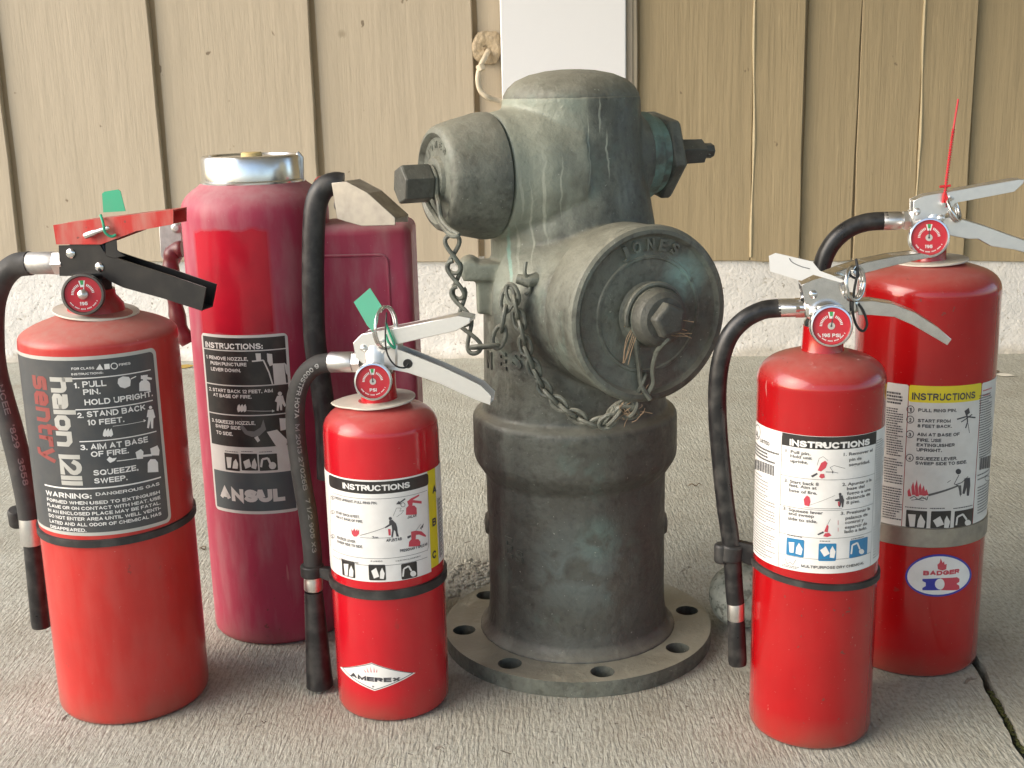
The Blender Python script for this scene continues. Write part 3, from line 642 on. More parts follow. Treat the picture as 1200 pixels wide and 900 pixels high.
bc = MB().lathe([(.0262, .150), (.0258, .1600), (.0235, .1665), (.0190, .1700), (.0120, .1705)], ax(.3647), D2, 40); bc.lathe([(.0165, .166), (.0160, .1780), (.0130, .1800)], ax(.3647), D2, 5, phase=.5)
bc.build('cap_nut', m_nut, hyd, smooth=25, bevel=.0012)
MB().lathe([(.0400, .068), (.0425, .069), (.0425, .080), (.0385, .083), (.0380, .0905)], ax(.4947), D3, 48).build('gland_collar', m_teal, hyd)
MB().lathe([(.0400, .0905), (.0445, .0925), (.0445, .1020), (.0400, .1065), (.0250, .1080), (.0200, .112), (.0150, .114)], ax(.4947), D3, 6, phase=.2).build('gland_nut', m_gland, hyd, smooth=20, bevel=.0015)
stm = MB().lathe([(.0135, .106), (.0128, .148), (.0115, .1495)], ax(.4957), D3, 5, phase=.4); stm.lathe([(.0078, .148), (.0078, .1600), (.0065, .1615)], ax(.4962), D3, 8); stm.build('stem', m_nut, hyd, smooth=20, bevel=.0008)
# ear that holds the chain
e0 = hY(619, 329, .872)
ear = MB(); ear.tube([e0+Vector((-.010, 0, .002)), e0+Vector((0, -.003, 0)), e0+Vector((.012, .004, .001))], [.0045, .0062, .0075], 10)
ear.tube(spline([e0+Vector((-.002, -.004, .018)), e0+Vector((-.003, -.006, .008)), e0+Vector((0, -.005, .002)), e0+Vector((.001, -.005, -.008)), e0+Vector((-.003, -.004, -.012))], 5), .0018, 8)
ear.build('chain_ear', m_body, hyd)
# drips of verdigris down the body, thin raised crusts
def body_pt(px, py, rr):
    pr_ = Print(HX, HY, rr, None); u, v = pr_.uv(px, py); return Vector(pr_.surf(u, v, 0))
def rad_at(py): return .0800+(py-262)*.00009 if py > 240 else .0735+(py-200)*.00012
rnd = random.Random(21)
def drip(pts, wd, mat):
    mb = MB(); P = [body_pt(x, y, rad_at(y)-.0004) for x, y in pts]; S = spline(P, 6)
    S = [p+Vector((rnd.uniform(-.0006, .0006), 0, 0)) for p in S]; n_ = len(S)
    mb.tube(S, [max(.0007, wd*(.6+.6*rnd.random())*(1-.4*i/n_)) for i in range(n_)], 6); mb.build('verdigris_streak', mat, hyd)
# raised letters
def raised(t, pos, rgt, upv, cap, width, depth, mat, parent, name='raised_letter', bold=.03):
    cu = bpy.data.curves.new('t', 'FONT'); cu.body = t; cu.resolution_u = 3; cu.extrude = .5; cu.offset = bold; ob = bpy.data.objects.new('t', cu); C.objects.link(ob)
    dg = bpy.context.evaluated_depsgraph_get(); ev = ob.evaluated_get(dg); me = ev.to_mesh(); vs = [v.co.copy() for v in me.vertices]; fs = [tuple(p.vertices) for p in me.polygons]; ev.to_mesh_clear()
    bpy.data.objects.remove(ob); bpy.data.curves.remove(cu)
    x0 = min(v.x for v in vs); x1 = max(v.x for v in vs); rgt = Vector(rgt).normalized(); upv = Vector(upv).normalized(); nn = rgt.cross(upv)
    mb = MB().add([Vector(pos)+rgt*((v.x-(x0+x1)/2)/(x1-x0)*width)+upv*(v.y/.7*cap)+nn*((v.z+.5)*depth) for v in vs], fs)
    return mb.build(name, mat, parent, smooth=30)
E2 = Vector((cos(PSI), sin(PSI), 0))                         # to the right across the big cap face
fc = ax(.3647)+D2*.1410
for ch, a in zip('JONES', (24, 12, -1, -13, -25)):
    aa = radians(90+a); rad_ = .0575
    pos = fc+E2*(cos(aa)*rad_)+Vector((0,0,1))*(sin(aa)*rad_); up_ = E2*cos(aa)+Vector((0,0,1))*sin(aa); raised(ch, pos, E2*sin(aa)-Vector((0,0,1))*cos(aa), up_, .0095, .0072 if ch != 'O' else .0085, .0030, m_bigcap, big)
E1 = Vector((-D1.y, D1.x, 0)); E1 = E1 if E1.dot(Vector((0,-1,0))) < 0 else -E1
f1 = ax(.4832)+D1*.1380
capo = [o for o in C.objects if o.name == 'outlet_cap'][0]
rg = Vector((sin(PSI), -cos(PSI), 0))                        # seen from the cap's front, right side is towards the camera
for ch, a in zip('JONES', (50, 30, 10, -10, -30)):
    aa = radians(85+a); pos = f1+rg*(cos(aa)*.028)+Vector((0,0,1))*(sin(aa)*.028)
    raised(ch, pos, rg*sin(aa)-Vector((0,0,1))*cos(aa), rg*cos(aa)+Vector((0,0,1))*sin(aa), .006, .005, .0012, m_cap, capo)
def on_body(ch, px, py, rr, cap, wd, dp=.0016):
    pr_ = Print(HX, HY, rr, None); u, v = pr_.uv(px, py); th = u/rr; pos = Vector((HX+(rr-.0005)*sin(th), HY-(rr-.0005)*cos(th), v))
    raised(ch, pos, (cos(th), sin(th), 0), (0,0,1), cap, wd, dp, m_barrel_dark, hyd)
on_body('E', 589, 432, .0905, .0165, .012); on_body('S', 606, 432, .0905, .0165, .012); on_body('N', 574, 431, .0905, .0165, .012)
on_body('E', 597, 652, .0905, .020, .011); on_body('S', 609, 660, .0905, .013, .010)

# ------------------------------------------------------------------ chains
def loop_link(p0, p1, side, rw, r=None):
    p0, p1 = Vector(p0), Vector(p1); d = (p1-p0); L = d.length; d.normalize(); s = (side-d*side.dot(d)).normalized(); r = r or L*.30
    P = []
    for k in range(20):
        a = 2*pi*k/20; P.append((p0+p1)/2+d*(cos(a)*L/2*(1))+s*(sin(a)*r*(1 if abs(cos(a)) > .2 else .96)))
    return P
ch1 = thing('hook_chain', 'short chain of open hook links hanging from the left outlet nut of the hydrant', 'chain', tuple(ax(.4797)+D1*.146))
nutp = ax(.4797)+D1*.146
def onD1(px, py, L):
    o_ = ax(.48)+D1*L; d_ = ray(px, py); return EYE+d_*((o_-EYE).dot(D1)/d_.dot(D1))
tail = onD1(533, 274, .150)
bail = [nutp+Vector((0,0,.0150)), nutp+rg*.0135+Vector((0,0,.006)), nutp+rg*.0140+Vector((0,0,-.010)), onD1(514, 238, .150), onD1(517, 256, .150), onD1(526, 268, .150), tail+Vector((.003, 0, -.001)), onD1(529, 276, .151), onD1(519, 266, .149), onD1(510, 252, .148), nutp-rg*.012+Vector((0,0,-.016)), nutp-rg*.0130+Vector((0,0,.004))]
MB().tube(spline(bail, 6, True), .0023, 8, closed=True).build('bail', m_chain, ch1)
nodes = [(530, 283), (532, 313), (537, 343), (544, 374), (556, 407)]
Yn = [.886, .886, .886, .880, .872]
pts = [hY(x, y, Y) for (x, y), Y in zip(nodes, Yn)]
sds = [Vector((1, -.2, 0)), Vector((.9, -.4, 0)), Vector((1, -.3, 0)), Vector((1, -.1, 0))]
def eight(p0, p1, side, r, rw, name, root):             # open hook link: a figure of eight of bent wire with a gap
    d = (p1-p0).normalized(); s = (side-d*side.dot(d)).normalized(); n = d.cross(s); c = (p0+p1)/2; H_ = (p1-p0).length/2+r; P = []
    for k in range(33):
        t_ = radians(-150+k*(330/32)); x = sin(2*t_)*r*1.05; P.append(c-d*(cos(t_)*H_)*(-1)+s*x+n*(rw*1.05*sin(t_)))
    MB().tube(P, rw, 8).build(name, m_chain, root)
for i in range(4): eight(pts[i]+(pts[i+1]-pts[i])*.02, pts[i+1]-(pts[i+1]-pts[i])*.02, sds[i], .0062, .0021, 'link', ch1)
nod2 = [(556, 407, .872), (582, 405, .866), (588, 385, .866), (592, 362, .866), (597, 340, .866)]
P2 = [hY(*q) for q in nod2]
for i in range(4):
    d = P2[i+1]-P2[i]; MB().tube(loop_link(P2[i]-d*.16, P2[i+1]+d*.16, Vector((.7, -.3, .7)) if i % 2 else Vector((0, -1, .3)), 0, .0066), .0021, 8, closed=True).build('link', m_chain, ch1)
ch2 = thing('link_chain', 'dusty chain of oval links draped below the round side cap of the hydrant', 'chain', tuple(P2[-1]))
nod = [(598, 338, .864), (603, 352, .862), (606, 367, .860), (610, 382, .858), (614, 398, .857), (617, 412, .856), (623, 425, .855), (628, 438, .855), (634, 449, .853), (641, 460, .851), (650, 469, .848), (660, 477, .845), (671, 485, .842), (683, 492, .840), (696, 497, .838), (708, 493, .836), (716, 483, .835), (726, 475, .834), (737, 468, .833), (748, 456, .830), (754, 443, .828)]
N2 = [hY(*q) for q in nod]
for i in range(len(N2)-1):
    d = N2[i+1]-N2[i]; sd_ = Vector((0, -1, 0)) if i % 2 else Vector((.8, -.35, .6))
    MB().tube(loop_link(N2[i]-d*.36, N2[i+1]+d*.36, sd_, 0, .0058), .00205, 7, closed=True).build('link', m_chain, ch2)
for q0, q1, sd_ in (((703, 500, .832), (722, 488, .83), Vector((.5,-.2,.8))), ((712, 498, .83), (728, 480, .829), Vector((.2,-1,.3))), ((733, 487, .83), (745, 470, .828), Vector((.6,-.3,.6))), ((728, 470, .828), (742, 478, .828), Vector((.2,-.4,.8))), ((722, 482, .828), (748, 484, .828), Vector((0,-.3,1)))):
    MB().tube(loop_link(hY(*q0), hY(*q1), sd_, 0, .0062), .00205, 7, closed=True).build('link', m_chain, ch2)
nc = ax(.3647)+D2*.152; ring = []
leg = [hY(762, 468, .824), hY(752, 452, .824), hY(749, 430, .822), hY(746, 405, .820), hY(745, 375, .818)]
arc = [nc+E2*(cos(radians(a))*.0285)+Vector((0,0,1))*(sin(radians(a))*.0285) for a in (190, 165, 135, 105, 75, 45, 15, -15, -45)]
leg2 = [hY(782, 398, .808), hY(770, 412, .815), hY(765, 432, .820), hY(766, 448, .824), hY(760, 460, .826)]
MB().tube(spline([hY(744, 362, .822)]*0+leg+arc+leg2, 6), .0024, 8).build('wire_bail', m_chain, ch2)
# dried straw caught in the chain and round the nut
mstraw = flat('dry straw', (.34, .24, .15, 1), .8)
st = MB(); rnd = random.Random(5)
for i in range(34):
    c = hY(*( (749+rnd.uniform(-5, 5), 376+rnd.uniform(-6, 6), .812) if i < 18 else (740+rnd.uniform(-10, 8), 480+rnd.uniform(-14, 16), .826) ))
    dr = Vector((rnd.uniform(-1, 1), rnd.uniform(-.3, .2), rnd.uniform(-1, 1))); L = rnd.uniform(.008, .022)
    if i < 6: dr = Vector((1.3, -.15, -.25+rnd.uniform(-.15, .15))); L = .034
    if 6 <= i < 11: dr = Vector((-.3, 0, -1)); L = .035
    st.tube(spline([c, c+dr*L*.5+Vector((rnd.uniform(-.004, .004), 0, rnd.uniform(-.004, .004))), c+dr*L], 4), .00035, 4)
o = st.build('straw_strands', mstraw); o['kind'] = 'stuff'

# ------------------------------------------------------------------ shared extinguisher builders
def channel(name, F, top, bot, wd, mat, parent, open_='bottom', t=.0013, bev=.0006):
    """folded sheet lever: two side plates joined along the top or the bottom edge"""
    mb = MB(); n = F.n
    tp = [F.pt(x, y) for x, y in top]; bp = [F.pt(x, y) for x, y in bot]
    for off in (-wd/2, wd/2-t):
        mb.prism([p+n*off for p in tp]+[p+n*off for p in reversed(bp)], n, t)
    e = tp if open_ == 'bottom' else bp; sgn = -1 if open_ == 'bottom' else 1
    for a, b in zip(e, e[1:]):
        q = [a+n*(-wd/2+t), b+n*(-wd/2+t), b+n*(wd/2-t), a+n*(wd/2-t)]; dz = Vector((0,0,sgn*t)); iv = Vector((0,0,sgn*.0002))
        mb.add([v+iv for v in q]+[v+iv+dz for v in q], [(0,1,2,3),(7,6,5,4),(0,4,5,1),(1,5,6,2),(2,6,7,3),(3,7,4,0)])
    return mb.build(name, mat, parent, smooth=30, bevel=bev)
def slabpx(name, F, pts, off, t, mat, parent, bev=.0008):
    return MB().prism([F.pt(x, y, off) for x, y in pts], F.n, t).build(name, mat, parent, smooth=30, bevel=bev)
def cyl_along(name, prof, p0, ax_, mat, parent, seg=32, phase=0, smooth=35, bevel=0):
    return MB().lathe(prof, p0, ax_, seg, phase=phase).build(name, mat, parent, smooth=smooth, bevel=bevel)
def gauge(F, px, py, rpx, off, parent, needle=90, words='RECHARGE', dome=False, ylw=False):
    c = F.pt(px, py, off); ppm = FPX/((c-EYE).dot(FW)); r = rpx/ppm
    nrm = Vector((0, -1, .12)); nrm += (Vector((EYE.x-c.x, 0, 0))*.5); nrm.normalize()
    bz = cyl_along('gauge', [(r*.80, -.012), (r*.95, -.010), (r, -.004), (r, .001), (r*.96, .0028), (r*.88, .0030), (r*.84, .0016), (r*.84, 0.0008), (.0001, .0008)], c, nrm, M['chrome'] if not dome else M['steel_dark'], parent, 48)
    rgt = Vector((0,0,1)).cross(nrm).normalized(); upv = nrm.cross(rgt)
    pp = PlanePrint(c+nrm*.0009, rgt, upv, bz, 'dial'); q = r*.84
    def disc(mat, rr, cx=0, cy=0, n=36): pp.poly(mat, [(cx+rr*cos(2*pi*k/n), cy+rr*sin(2*pi*k/n)) for k in range(n)], True)
    def arc(mat, r0, r1, a0, a1, n=10):
        A = [radians(a0+(a1-a0)*k/n) for k in range(n+1)]; pp.poly(mat, [(r1*cos(a), r1*sin(a)) for a in A]+[(r0*cos(a), r0*sin(a)) for a in reversed(A)], True)
    disc('p_dial', q); pp.up(); arc('p_white' if not ylw else 'p_yellow', q*.42, q*.80, 78, 104); pp.up(); arc('p_green', q*.55, q*.80, 84, 98)
    for k in range(26):
        a = -150+k*4.8
        if k % 5 != 4: arc('p_white', q*.80, q*.87, a, a+3, 2)
    for a0, a1 in ((112, 176), (8, 68)):
        k = a0
        while k < a1: arc('p_white', q*.50, q*.64, k, k+5, 2); k += 9
    pp.text('p_white', words, -q*.09*len(words)*.8, -q*.62, q*.18*len(words)*.8, q*.20, .02)
    pp.up(); disc('p_silver', q*.20); pp.up(); disc('p_ink', q*.06)
    pp.poly('p_white' if dome else 'p_ink', [(-q*.04, 0), (q*.04, 0), (q*.02+q*.7*cos(radians(needle)), q*.7*sin(radians(needle)))], True)
    PRINTS.append((pp, dict(step=9, names=('dial_face', 'dial_lettering'))))
    if dome: cyl_along('gauge_hub', [(q*.30, .001), (q*.28, .0035), (q*.15, .0055), (.0001, .006)], c, nrm, M['alu'], bz, 24)
    return c, r, nrm
M['p_green'] = flat('print green', (.05, .35, .10, 1), .4, .1)
def hose(F, pts, r, mat, parent, seg=16, name='hose', n=10):
    P = [F.pt(*p) if len(p) == 3 else F.pt(p[0], p[1], 0) for p in pts]; S = spline(P, n)
    o = MB().tube(S, r, seg).build(name, mat, parent, smooth=60); return o, S
def hose_text(S, r, t, i0, length, cap, mat, parent, flip=False, ang=0, bold=0):
    """white print running along a hose"""
    _late.append((S, r, t, i0, length, cap, mat, parent, flip, ang, bold)); queue(t, bold)
_late = []
def do_hose_text():
    for S, r, t, i0, L, cap, mat, parent, flip, ang, bold in _late:
        vs, fs = text2d(t, bold, 0, -cap/2, L, cap, 0)
        D = [0]
        for a, b in zip(S[i0:], S[i0+1:]): D.append(D[-1]+(b-a).length)
        out = []
        for u, v in vs:
            u = min(max(u, 0), D[-1]-1e-6); k = 0
            while D[k+1] < u: k += 1
            a, b = S[i0+k], S[i0+k+1]; p = a+(b-a)*((u-D[k])/(D[k+1]-D[k])); tg = (b-a).normalized()
            view = (EYE-p); nv = (view-tg*view.dot(tg)).normalized(); bt = nv.cross(tg)
            q = ang+v/r; out.append(p+(nv*cos(q)+bt*sin(q))*(r+.0002))
        MB().add(out, fs).build('hose_lettering', M[mat], parent, smooth=0)
def strap_ring(X, Y, r, z, h, mat, parent, tilt=(0, 0), name='strap', t=.0022):
    mb = MB(); mb.lathe([(r, -h/2), (r+t, -h/2+.0006), (r+t, h/2-.0006), (r, h/2)], (0,0,0), (0,0,1), 72, cap=False)
    mb.v = [(X+x, Y+y, z+zz+x*tilt[0]+y*tilt[1]) for x, y, zz in mb.v]; return mb.build(name, mat, parent, smooth=40)
def pin_ring(c, r, rw, nrm, parent, mat, name='pin_ring', turns=1.0, squash=1.):
    nrm = Vector(nrm).normalized(); e1 = nrm.cross(Vector((0,0,1))).normalized(); e2 = nrm.cross(e1)
    N = int(24*turns); P = [Vector(c)+e1*(r*squash*cos(2*pi*k/24))+e2*(r*sin(2*pi*k/24))+nrm*(rw*1.6*k/24 if turns > 1 else 0) for k in range(N)]
    return MB().tube(P, rw, 8, closed=(turns == 1.0)).build(name, mat, parent, smooth=60)
def rivet(F, px, py, off, r, mat, parent):
    c = F.pt(px, py, off); cyl_along('rivet', [(r, .004), (r, -.0006), (r*.85, -.0014), (r*.5, -.002), (.0001, -.0022)], c, F.n, mat, parent, 20)

# ------------------------------------------------------------------ extinguisher bodies
def ppm_at(X, Y, z): return (proj((X+.01, Y, z))[0]-proj((X-.01, Y, z))[0])/.02
def canister(X, Y, r, prof, mat, root, seg=96, foot=.004):
    """prof: (half width px, row px) measured upwards from the shoulder"""
    P = [(r-.006, .0004), (r-.0022, .0012), (r-.0005, foot), (r, foot+.004)]
    zs = [zc(X, Y, py) for _, py in prof]
    P += [(r, zs[0]*.5)]+[(min(r, h/ppm_at(X, Y, z)), z) for (h, _), z in zip(prof, zs)]
    P2 = P[:5]
    S = spline([Vector((a, b, 0)) for a, b in P[5:]], 4); P2 += [(v.x, v.y) for v in S]
    return MB().lathe(P2, (X, Y, 0), (0,0,1), seg).build('cylinder', mat, root, smooth=50)
def collar(X, Y, z, rp, mat, root, tx=0., ty=0., point=0, th=.0016):
    P = []
    for k in range(48):
        a = 2*pi*k/48; q = rp
        if point and abs(a-pi) < .75: q = rp*(1+point*(1-abs(a-pi)/.75)**1.0)
        x, y = q*cos(a), q*sin(a); P.append(Vector((X+x, Y+y, z+tx*x+ty*y)))
    return MB().prism(P, (0,0,1), th).build('collar_ring', mat, root, smooth=30, bevel=.0004)
def front_z(X, Y, r, px, py): return Print(X, Y, r, None).uv(px, py)[1]

# ---- 1: tall dusty extinguisher with black and red levers, far left
X, Y, r = -.3737, 1.0938, .0697
root = thing('fire_extinguisher', 'dusty red extinguisher with dark grey label, red top lever and black handle, far left', 'fire extinguisher', (X, Y, 0), 'fire extinguishers on the concrete floor')
F = Fr(X, Y, 14); prof = [(97, 408), (95, 397), (88, 387), (76, 379), (58, 372), (42, 367), (30, 363)]
canister(X, Y, r, prof, M['red_sentry'], root)
collar(X, Y, zc(X, Y, 365), .0375, M['ring'], root, tx=-.10, ty=.05)
zt = zc(X, Y, 364); MB().lathe([(.0255, zt-.004), (.0245, zt+.006), (.0185, zt+.014), (.018, zt+.020)], (X, Y, 0)).build('neck', M['red_valve'], root)
MB().lathe([(.0165, zt+.015), (.0165, zt+.030), (.0195, zt+.034), (.0195, zc(X,Y,318))], (X, Y, 0), seg=8).build('valve_stem', M['blackplastic'], root, smooth=25)
top = [(76.5, 286), (100, 285.5), (124, 285), (131, 296), (150, 302.5), (200, 318.5), (248, 335)]; bot = [(77.5, 321.5), (100, 321.5), (127, 321.5), (139, 329), (152, 335), (198, 347.5), (243, 362)]
channel('carry_handle', F, top, bot, .0205, M['blackplastic'], root, 'bottom_open' if 0 else 'top')
slabpx('bracket', F, [(123.5, 275), (136, 275), (137, 293), (147, 300), (133, 303), (123.5, 300)], -.0108, .0012, M['blackplastic'], root)
slabpx('valve_body', F, [(80, 284), (122, 284), (128, 320), (80, 320)], -.0085, .017, M['blackplastic'], root, .002)
channel('squeeze_lever', F, [(71.5, 262), (100, 257.5), (131, 254), (170, 249), (211, 244)], [(75, 284.5), (100, 284.5), (127, 284.5), (168, 269), (211, 261)], .024, M['red_lever'], root, 'bottom')
rivet(F, 83, 297, -.0105, .0045, M['chrome'], root); rivet(F, 116.5, 313, -.0105, .0043, M['chrome'], root)
gauge(F, 97.5, 345, 24.5, -.030, root, needle=80, dome=True, words='195')
a = F.pt(66, 308, 0); b = F.pt(32, 308.5, 0); d = (b-a).normalized()
cyl_along('hose_fitting', [(.0098, -.010), (.0098, 0), (.0102, .001), (.0102, .0265), (.0092, .028)], a, d, M['alu_dull'], root)
cyl_along('hex_nut', [(.0115, -.0115), (.0115, -.0005)], a, d, M['alu'], root, 6, smooth=20, bevel=.0006)
ho, S = hose(F, [(36, 308.5), (17, 312), (1, 329), (-8, 358), (-9, 400), (-6, 432), (3, 468), (13, 502), (25, 550), (33, 590), (35, 606)], .0110, M['rubber_old'], root)
hose_text(S, .0110, 'NCEE   \'829   3558', 55, .098, .0052, 'p_fade', ho, flip=False, ang=.1)
c0, c1 = F.pt(35, 603), F.pt(38, 637); c2_ = F.pt(48.5, 734)
cyl_along('crimp', [(.0102, 0), (.0106, .002), (.0106, (c1-c0).length-.003), (.0098, (c1-c0).length)], c0, c1-c0, M['alu'], root)
L = (c2_-c1).length; cyl_along('nozzle', [(.0082, -.002), (.0086, .004), (.0094, L-.004), (.0090, L), (.0058, L), (.0055, L-.02)], c1, c2_-c1, M['rubber2'], root)
zs_ = front_z(X, Y, r, 120, 635); strap_ring(X, Y, r, zs_, .0075, M['strap'], root, tilt=(.01, .02))
cp = F.pt(24, 606); MB().lathe([(.006, -.010), (.0075, -.008), (.0075, .008), (.006, .010)], cp-Vector((0.004, 0, 0)), (.15, -.4, 1), 14).build('hose_clip', M['strap'], root)
MB().prism([F.pt(x, y, -.004) for x, y in ((18, 603), (52, 606), (52, 617), (18, 613))], F.n, .010).build('hose_clip', M['strap'], root, bevel=.001)
pa, pb = F.pt(100, 276.5, -.016), F.pt(135, 264, -.016)
cyl_along('pull_pin', [(.0028, 0), (.0030, .001), (.0030, .010), (.0022, .012), (.0022, .024), (.0012, .026)], pa, pb-pa, M['chrome'], root, 14)
MB().tube(spline([F.pt(118, 252, -.013), F.pt(121, 262, -.018), F.pt(123, 272, -.018), F.pt(130, 277, -.016), F.pt(136, 275, -.014)], 5), .0012, 8).build('seal_wire', M['green_tag'], root)
# its label
L1 = Print(X, Y, r, root, 'label', (0, 380, 3.216)); PRINTS.append((L1, {}))
u0 = L1.uv(102, 450)[0]; u1 = L1.uv(614, 400)[0]; v1 = L1.uv(345, 120)[1]; v0 = L1.uv(400, 795)[1]
L1.rrect('p_silver', u0, v0, u1, v1, .006, kind='b'); L1.up(); L1.rrect('p_grey', u0+.0032, v0+.0032, u1-.0032, v1-.0032, .004); L1.up()
W_ = 'p_white'
L1.text(W_, 'FOR CLASS', 270, 172, 356, 9); L1.poly(W_, [(362, 171), (390, 171), (376, 149)]); L1.rect(W_, 393, 149, 413, 169); L1.circ(W_, 430, 157, 12, ring=3.5, ry=11); L1.text(W_, 'FIRES', 448, 157, 492, 9)
L1.text(W_, 'INSTRUCTIONS:', 270, 192, 390, 8)
for xl, xr, y_ in ((272, 570, 205), (285, 578, 322), (300, 592, 442)): L1.hl(W_, xl, xr, y_, 4)
L1.hl(W_, 170, 608, 604, 5)
for t, xl, xr, y_, cp_ in (('1.', 280, 300, 241, 20), ('PULL', 312, 402, 238, 23), ('PIN.', 315, 380, 266, 21), ('HOLD UPRIGHT.', 320, 578, 305, 22), ('2.', 291, 316, 353, 20), ('STAND BACK', 328, 550, 350, 22), ('10 FEET.', 331, 470, 381, 21),
        ('3.', 304, 331, 474, 20), ('AIM AT BASE', 343, 560, 473, 22), ('OF FIRE.', 344, 487, 500, 21), ('SQUEEZE,', 353, 523, 570, 21), ('SWEEP.', 356, 482, 600, 20)):
    L1.text(W_, t, xl, y_, xr, cp_, .012)
L1.text(W_, 'WARNING:', 176, 642, 345, 19, .012); L1.text(W_, 'DANGEROUS GAS', 362, 646, 604, 12)
for t, xl, xr, y_ in (('FORMED WHEN USED TO EXTINGUISH', 180, 604, 664), ('FLAME OR ON CONTACT WITH HEAT. USE', 181, 606, 684), ('IN AN ENCLOSED PLACE MAY BE FATAL.', 184, 606, 704), ('DO NOT ENTER AREA UNTIL WELL VENTI-', 187, 608, 724), ('LATED AND ALL ODOR OF CHEMICAL HAS', 190, 610, 745), ('DISAPPEARED.', 193, 325, 766)):
    L1.text(W_, t, xl, y_, xr, 12, .008)
L1.text('p_dirtyred', 'sentry', 122, 190, 497, 76, .02, rot=1); L1.text('p_silver', 'halon |2||', 188, 198, 597, 84, .03, rot=1)
# drawings: fist, extinguisher, walking figure, fire, hands
L1.poly(W_, [(445, 205), (462, 196), (485, 198), (492, 210), (490, 232), (470, 241), (452, 236), (443, 222)]); L1.line(W_, [(492, 206), (512, 196)], 4)
L1.poly(W_, [(524, 222), (532, 212), (556, 212), (564, 222), (566, 250), (524, 252)]); L1.poly(W_, [(530, 192), (572, 202), (570, 209), (530, 206)]); L1.poly(W_, [(536, 192), (556, 190), (552, 212), (538, 212)])
L1.circ(W_, 566, 313, 6); L1.poly(W_, [(556, 322), (576, 320), (584, 350), (577, 355), (576, 392), (569, 392), (566, 362), (560, 392), (553, 390), (558, 350), (552, 350)])
for dx_ in (0, 11, 22): L1.poly(W_, [(388+dx_, 412), (392+dx_, 398), (398+dx_, 392), (402+dx_, 404), (404+dx_, 416), (396+dx_, 424), (388+dx_, 420)])
L1.line(W_, [(425, 384), (545, 364)], 1.5); L1.poly(W_, [(540, 358), (550, 362), (541, 369)])
L1.poly(W_, [(556, 522), (566, 508), (584, 508), (594, 520), (596, 556), (556, 558)]); L1.poly(W_, [(510, 482), (530, 470), (540, 480), (538, 506), (516, 508)]); L1.poly(W_, [(565, 468), (592, 456), (600, 474), (598, 494), (570, 494)])
L1.poly(W_, [(536, 492), (572, 488), (572, 496), (536, 500)])
L1.poly(W_, [(402, 510), (412, 498), (424, 505), (440, 502), (432, 514), (415, 522)]); L1.line(W_, [(440, 515), (515, 505)], 3)

# ---- green tag on it
def flat_tag(F, pts, off, mat, label, name='inspection_tag', hole=None, t=.0006, bend=.004, group='plastic tags tied to the extinguishers'):
    P = [F.pt(x, y, off) for x, y in pts]; c = sum(P, Vector())/len(P)
    mb = MB().prism(P, F.n, t); o = mb.build(name, mat, None, smooth=20, origin=c); tag(o, label, 'tag', group); return o
flat_tag(F, [(121, 249), (119.5, 227), (122.5, 224.5), (138, 222), (141, 224), (147, 247.5)], -.004, M['green_tag'], 'bright green tag standing up behind the red lever of the far left extinguisher')

# ---- 2: big dusty raspberry cartridge extinguisher behind
X, Y, r = -.2579, 1.2608, .0742
root = thing('fire_extinguisher', 'tall faded raspberry red extinguisher with silver screw cap and side cartridge box', 'fire extinguisher', (X, Y, 0), 'fire extinguishers on the concrete floor')
m_ras = red_paint('faded raspberry paint', (.40, .045, .095, 1), dustcol=(.45, .30, .30, 1), dust=.7, rough=.5, film=.4, seed=6, coat=.1)
m_fresh = red_paint('raspberry paint with glossy patch', (.42, .042, .088, 1), dustcol=(.45, .30, .30, 1), dust=.6, rough=.5, film=.35, seed=6, coat=.1)
zA, zB = front_z(X, Y, r, 290, 270), front_z(X, Y, r, 310, 392); ths = [Print(X, Y, r, None).uv(x, 330)[0]/r for x in (232, 318)]
# an area once covered by a sticker kept its fresh glossy paint: box mask in the object's own space
def box_mask(m, lo, hi, soft=.0015):
    nt = m.node_tree; s_ = nt.nodes.new('ShaderNodeSeparateXYZ'); nt.links.new(coords(m), s_.inputs[0]); f = None
    wob = mth(m, 'MULTIPLY', mth(m, 'SUBTRACT', noise(m, 45, 3), .5), .012)
    for ax_, (a, b) in enumerate(zip(lo, hi)):
        for v, sg in ((a, 1), (b, -1)):
            q = mth(m, 'ADD', mth(m, 'MULTIPLY', mth(m, 'ADD', mth(m, 'SUBTRACT', s_.outputs[ax_], v), wob if ax_ == 2 else 0.), sg/soft), .5, True); f = q if f is None else mth(m, 'MULTIPLY', f, q)
    return f
fmask = box_mask(m_fresh, (r*sin(ths[0]), -r-.01, zB), (r*sin(ths[1]), 0, zA), .004)
bs = m_fresh.node_tree.nodes['Principled BSDF']; old = bs.inputs['Base Color'].links[0].from_socket
fresh = mix(m_fresh, ramp(m_fresh, noise(m_fresh, 30, 4, loc=(4,4,4)), [(.4, 0.), (.75, .5)]), (.50, .012, .03, 1), (.28, .012, .025, 1)); setc(m_fresh, mix(m_fresh, fmask, old, fresh))
ro_ = bs.inputs['Roughness'].links[0].from_socket; setc(m_fresh, mix(m_fresh, fmask, ro_, (.2, .2, .2, 1)), 'Roughness')
prof = [(86.5, 262), (85.5, 246), (82.5, 234), (75, 224), (64, 216), (58, 211)]
canister(X, Y, r, prof, m_fresh, root)
z0, z1 = zc(X, Y, 216), zc(X, Y, 181)
MB().lathe([(.0515, z0), (.0522, z0+.002), (.0522, z0+.0045), (.0508, z0+.0060), (.0505, z1-.003), (.0492, z1-.0008), (.0470, z1), (.0440, z1-.0004), (.0430, z1-.0020), (.0001, z1-.0020)], (X, Y, 0), seg=96).build('screw_cap', metal_mat('bright scratched aluminium', (.86, .86, .85, 1), .2, .05, .06), root, smooth=30)
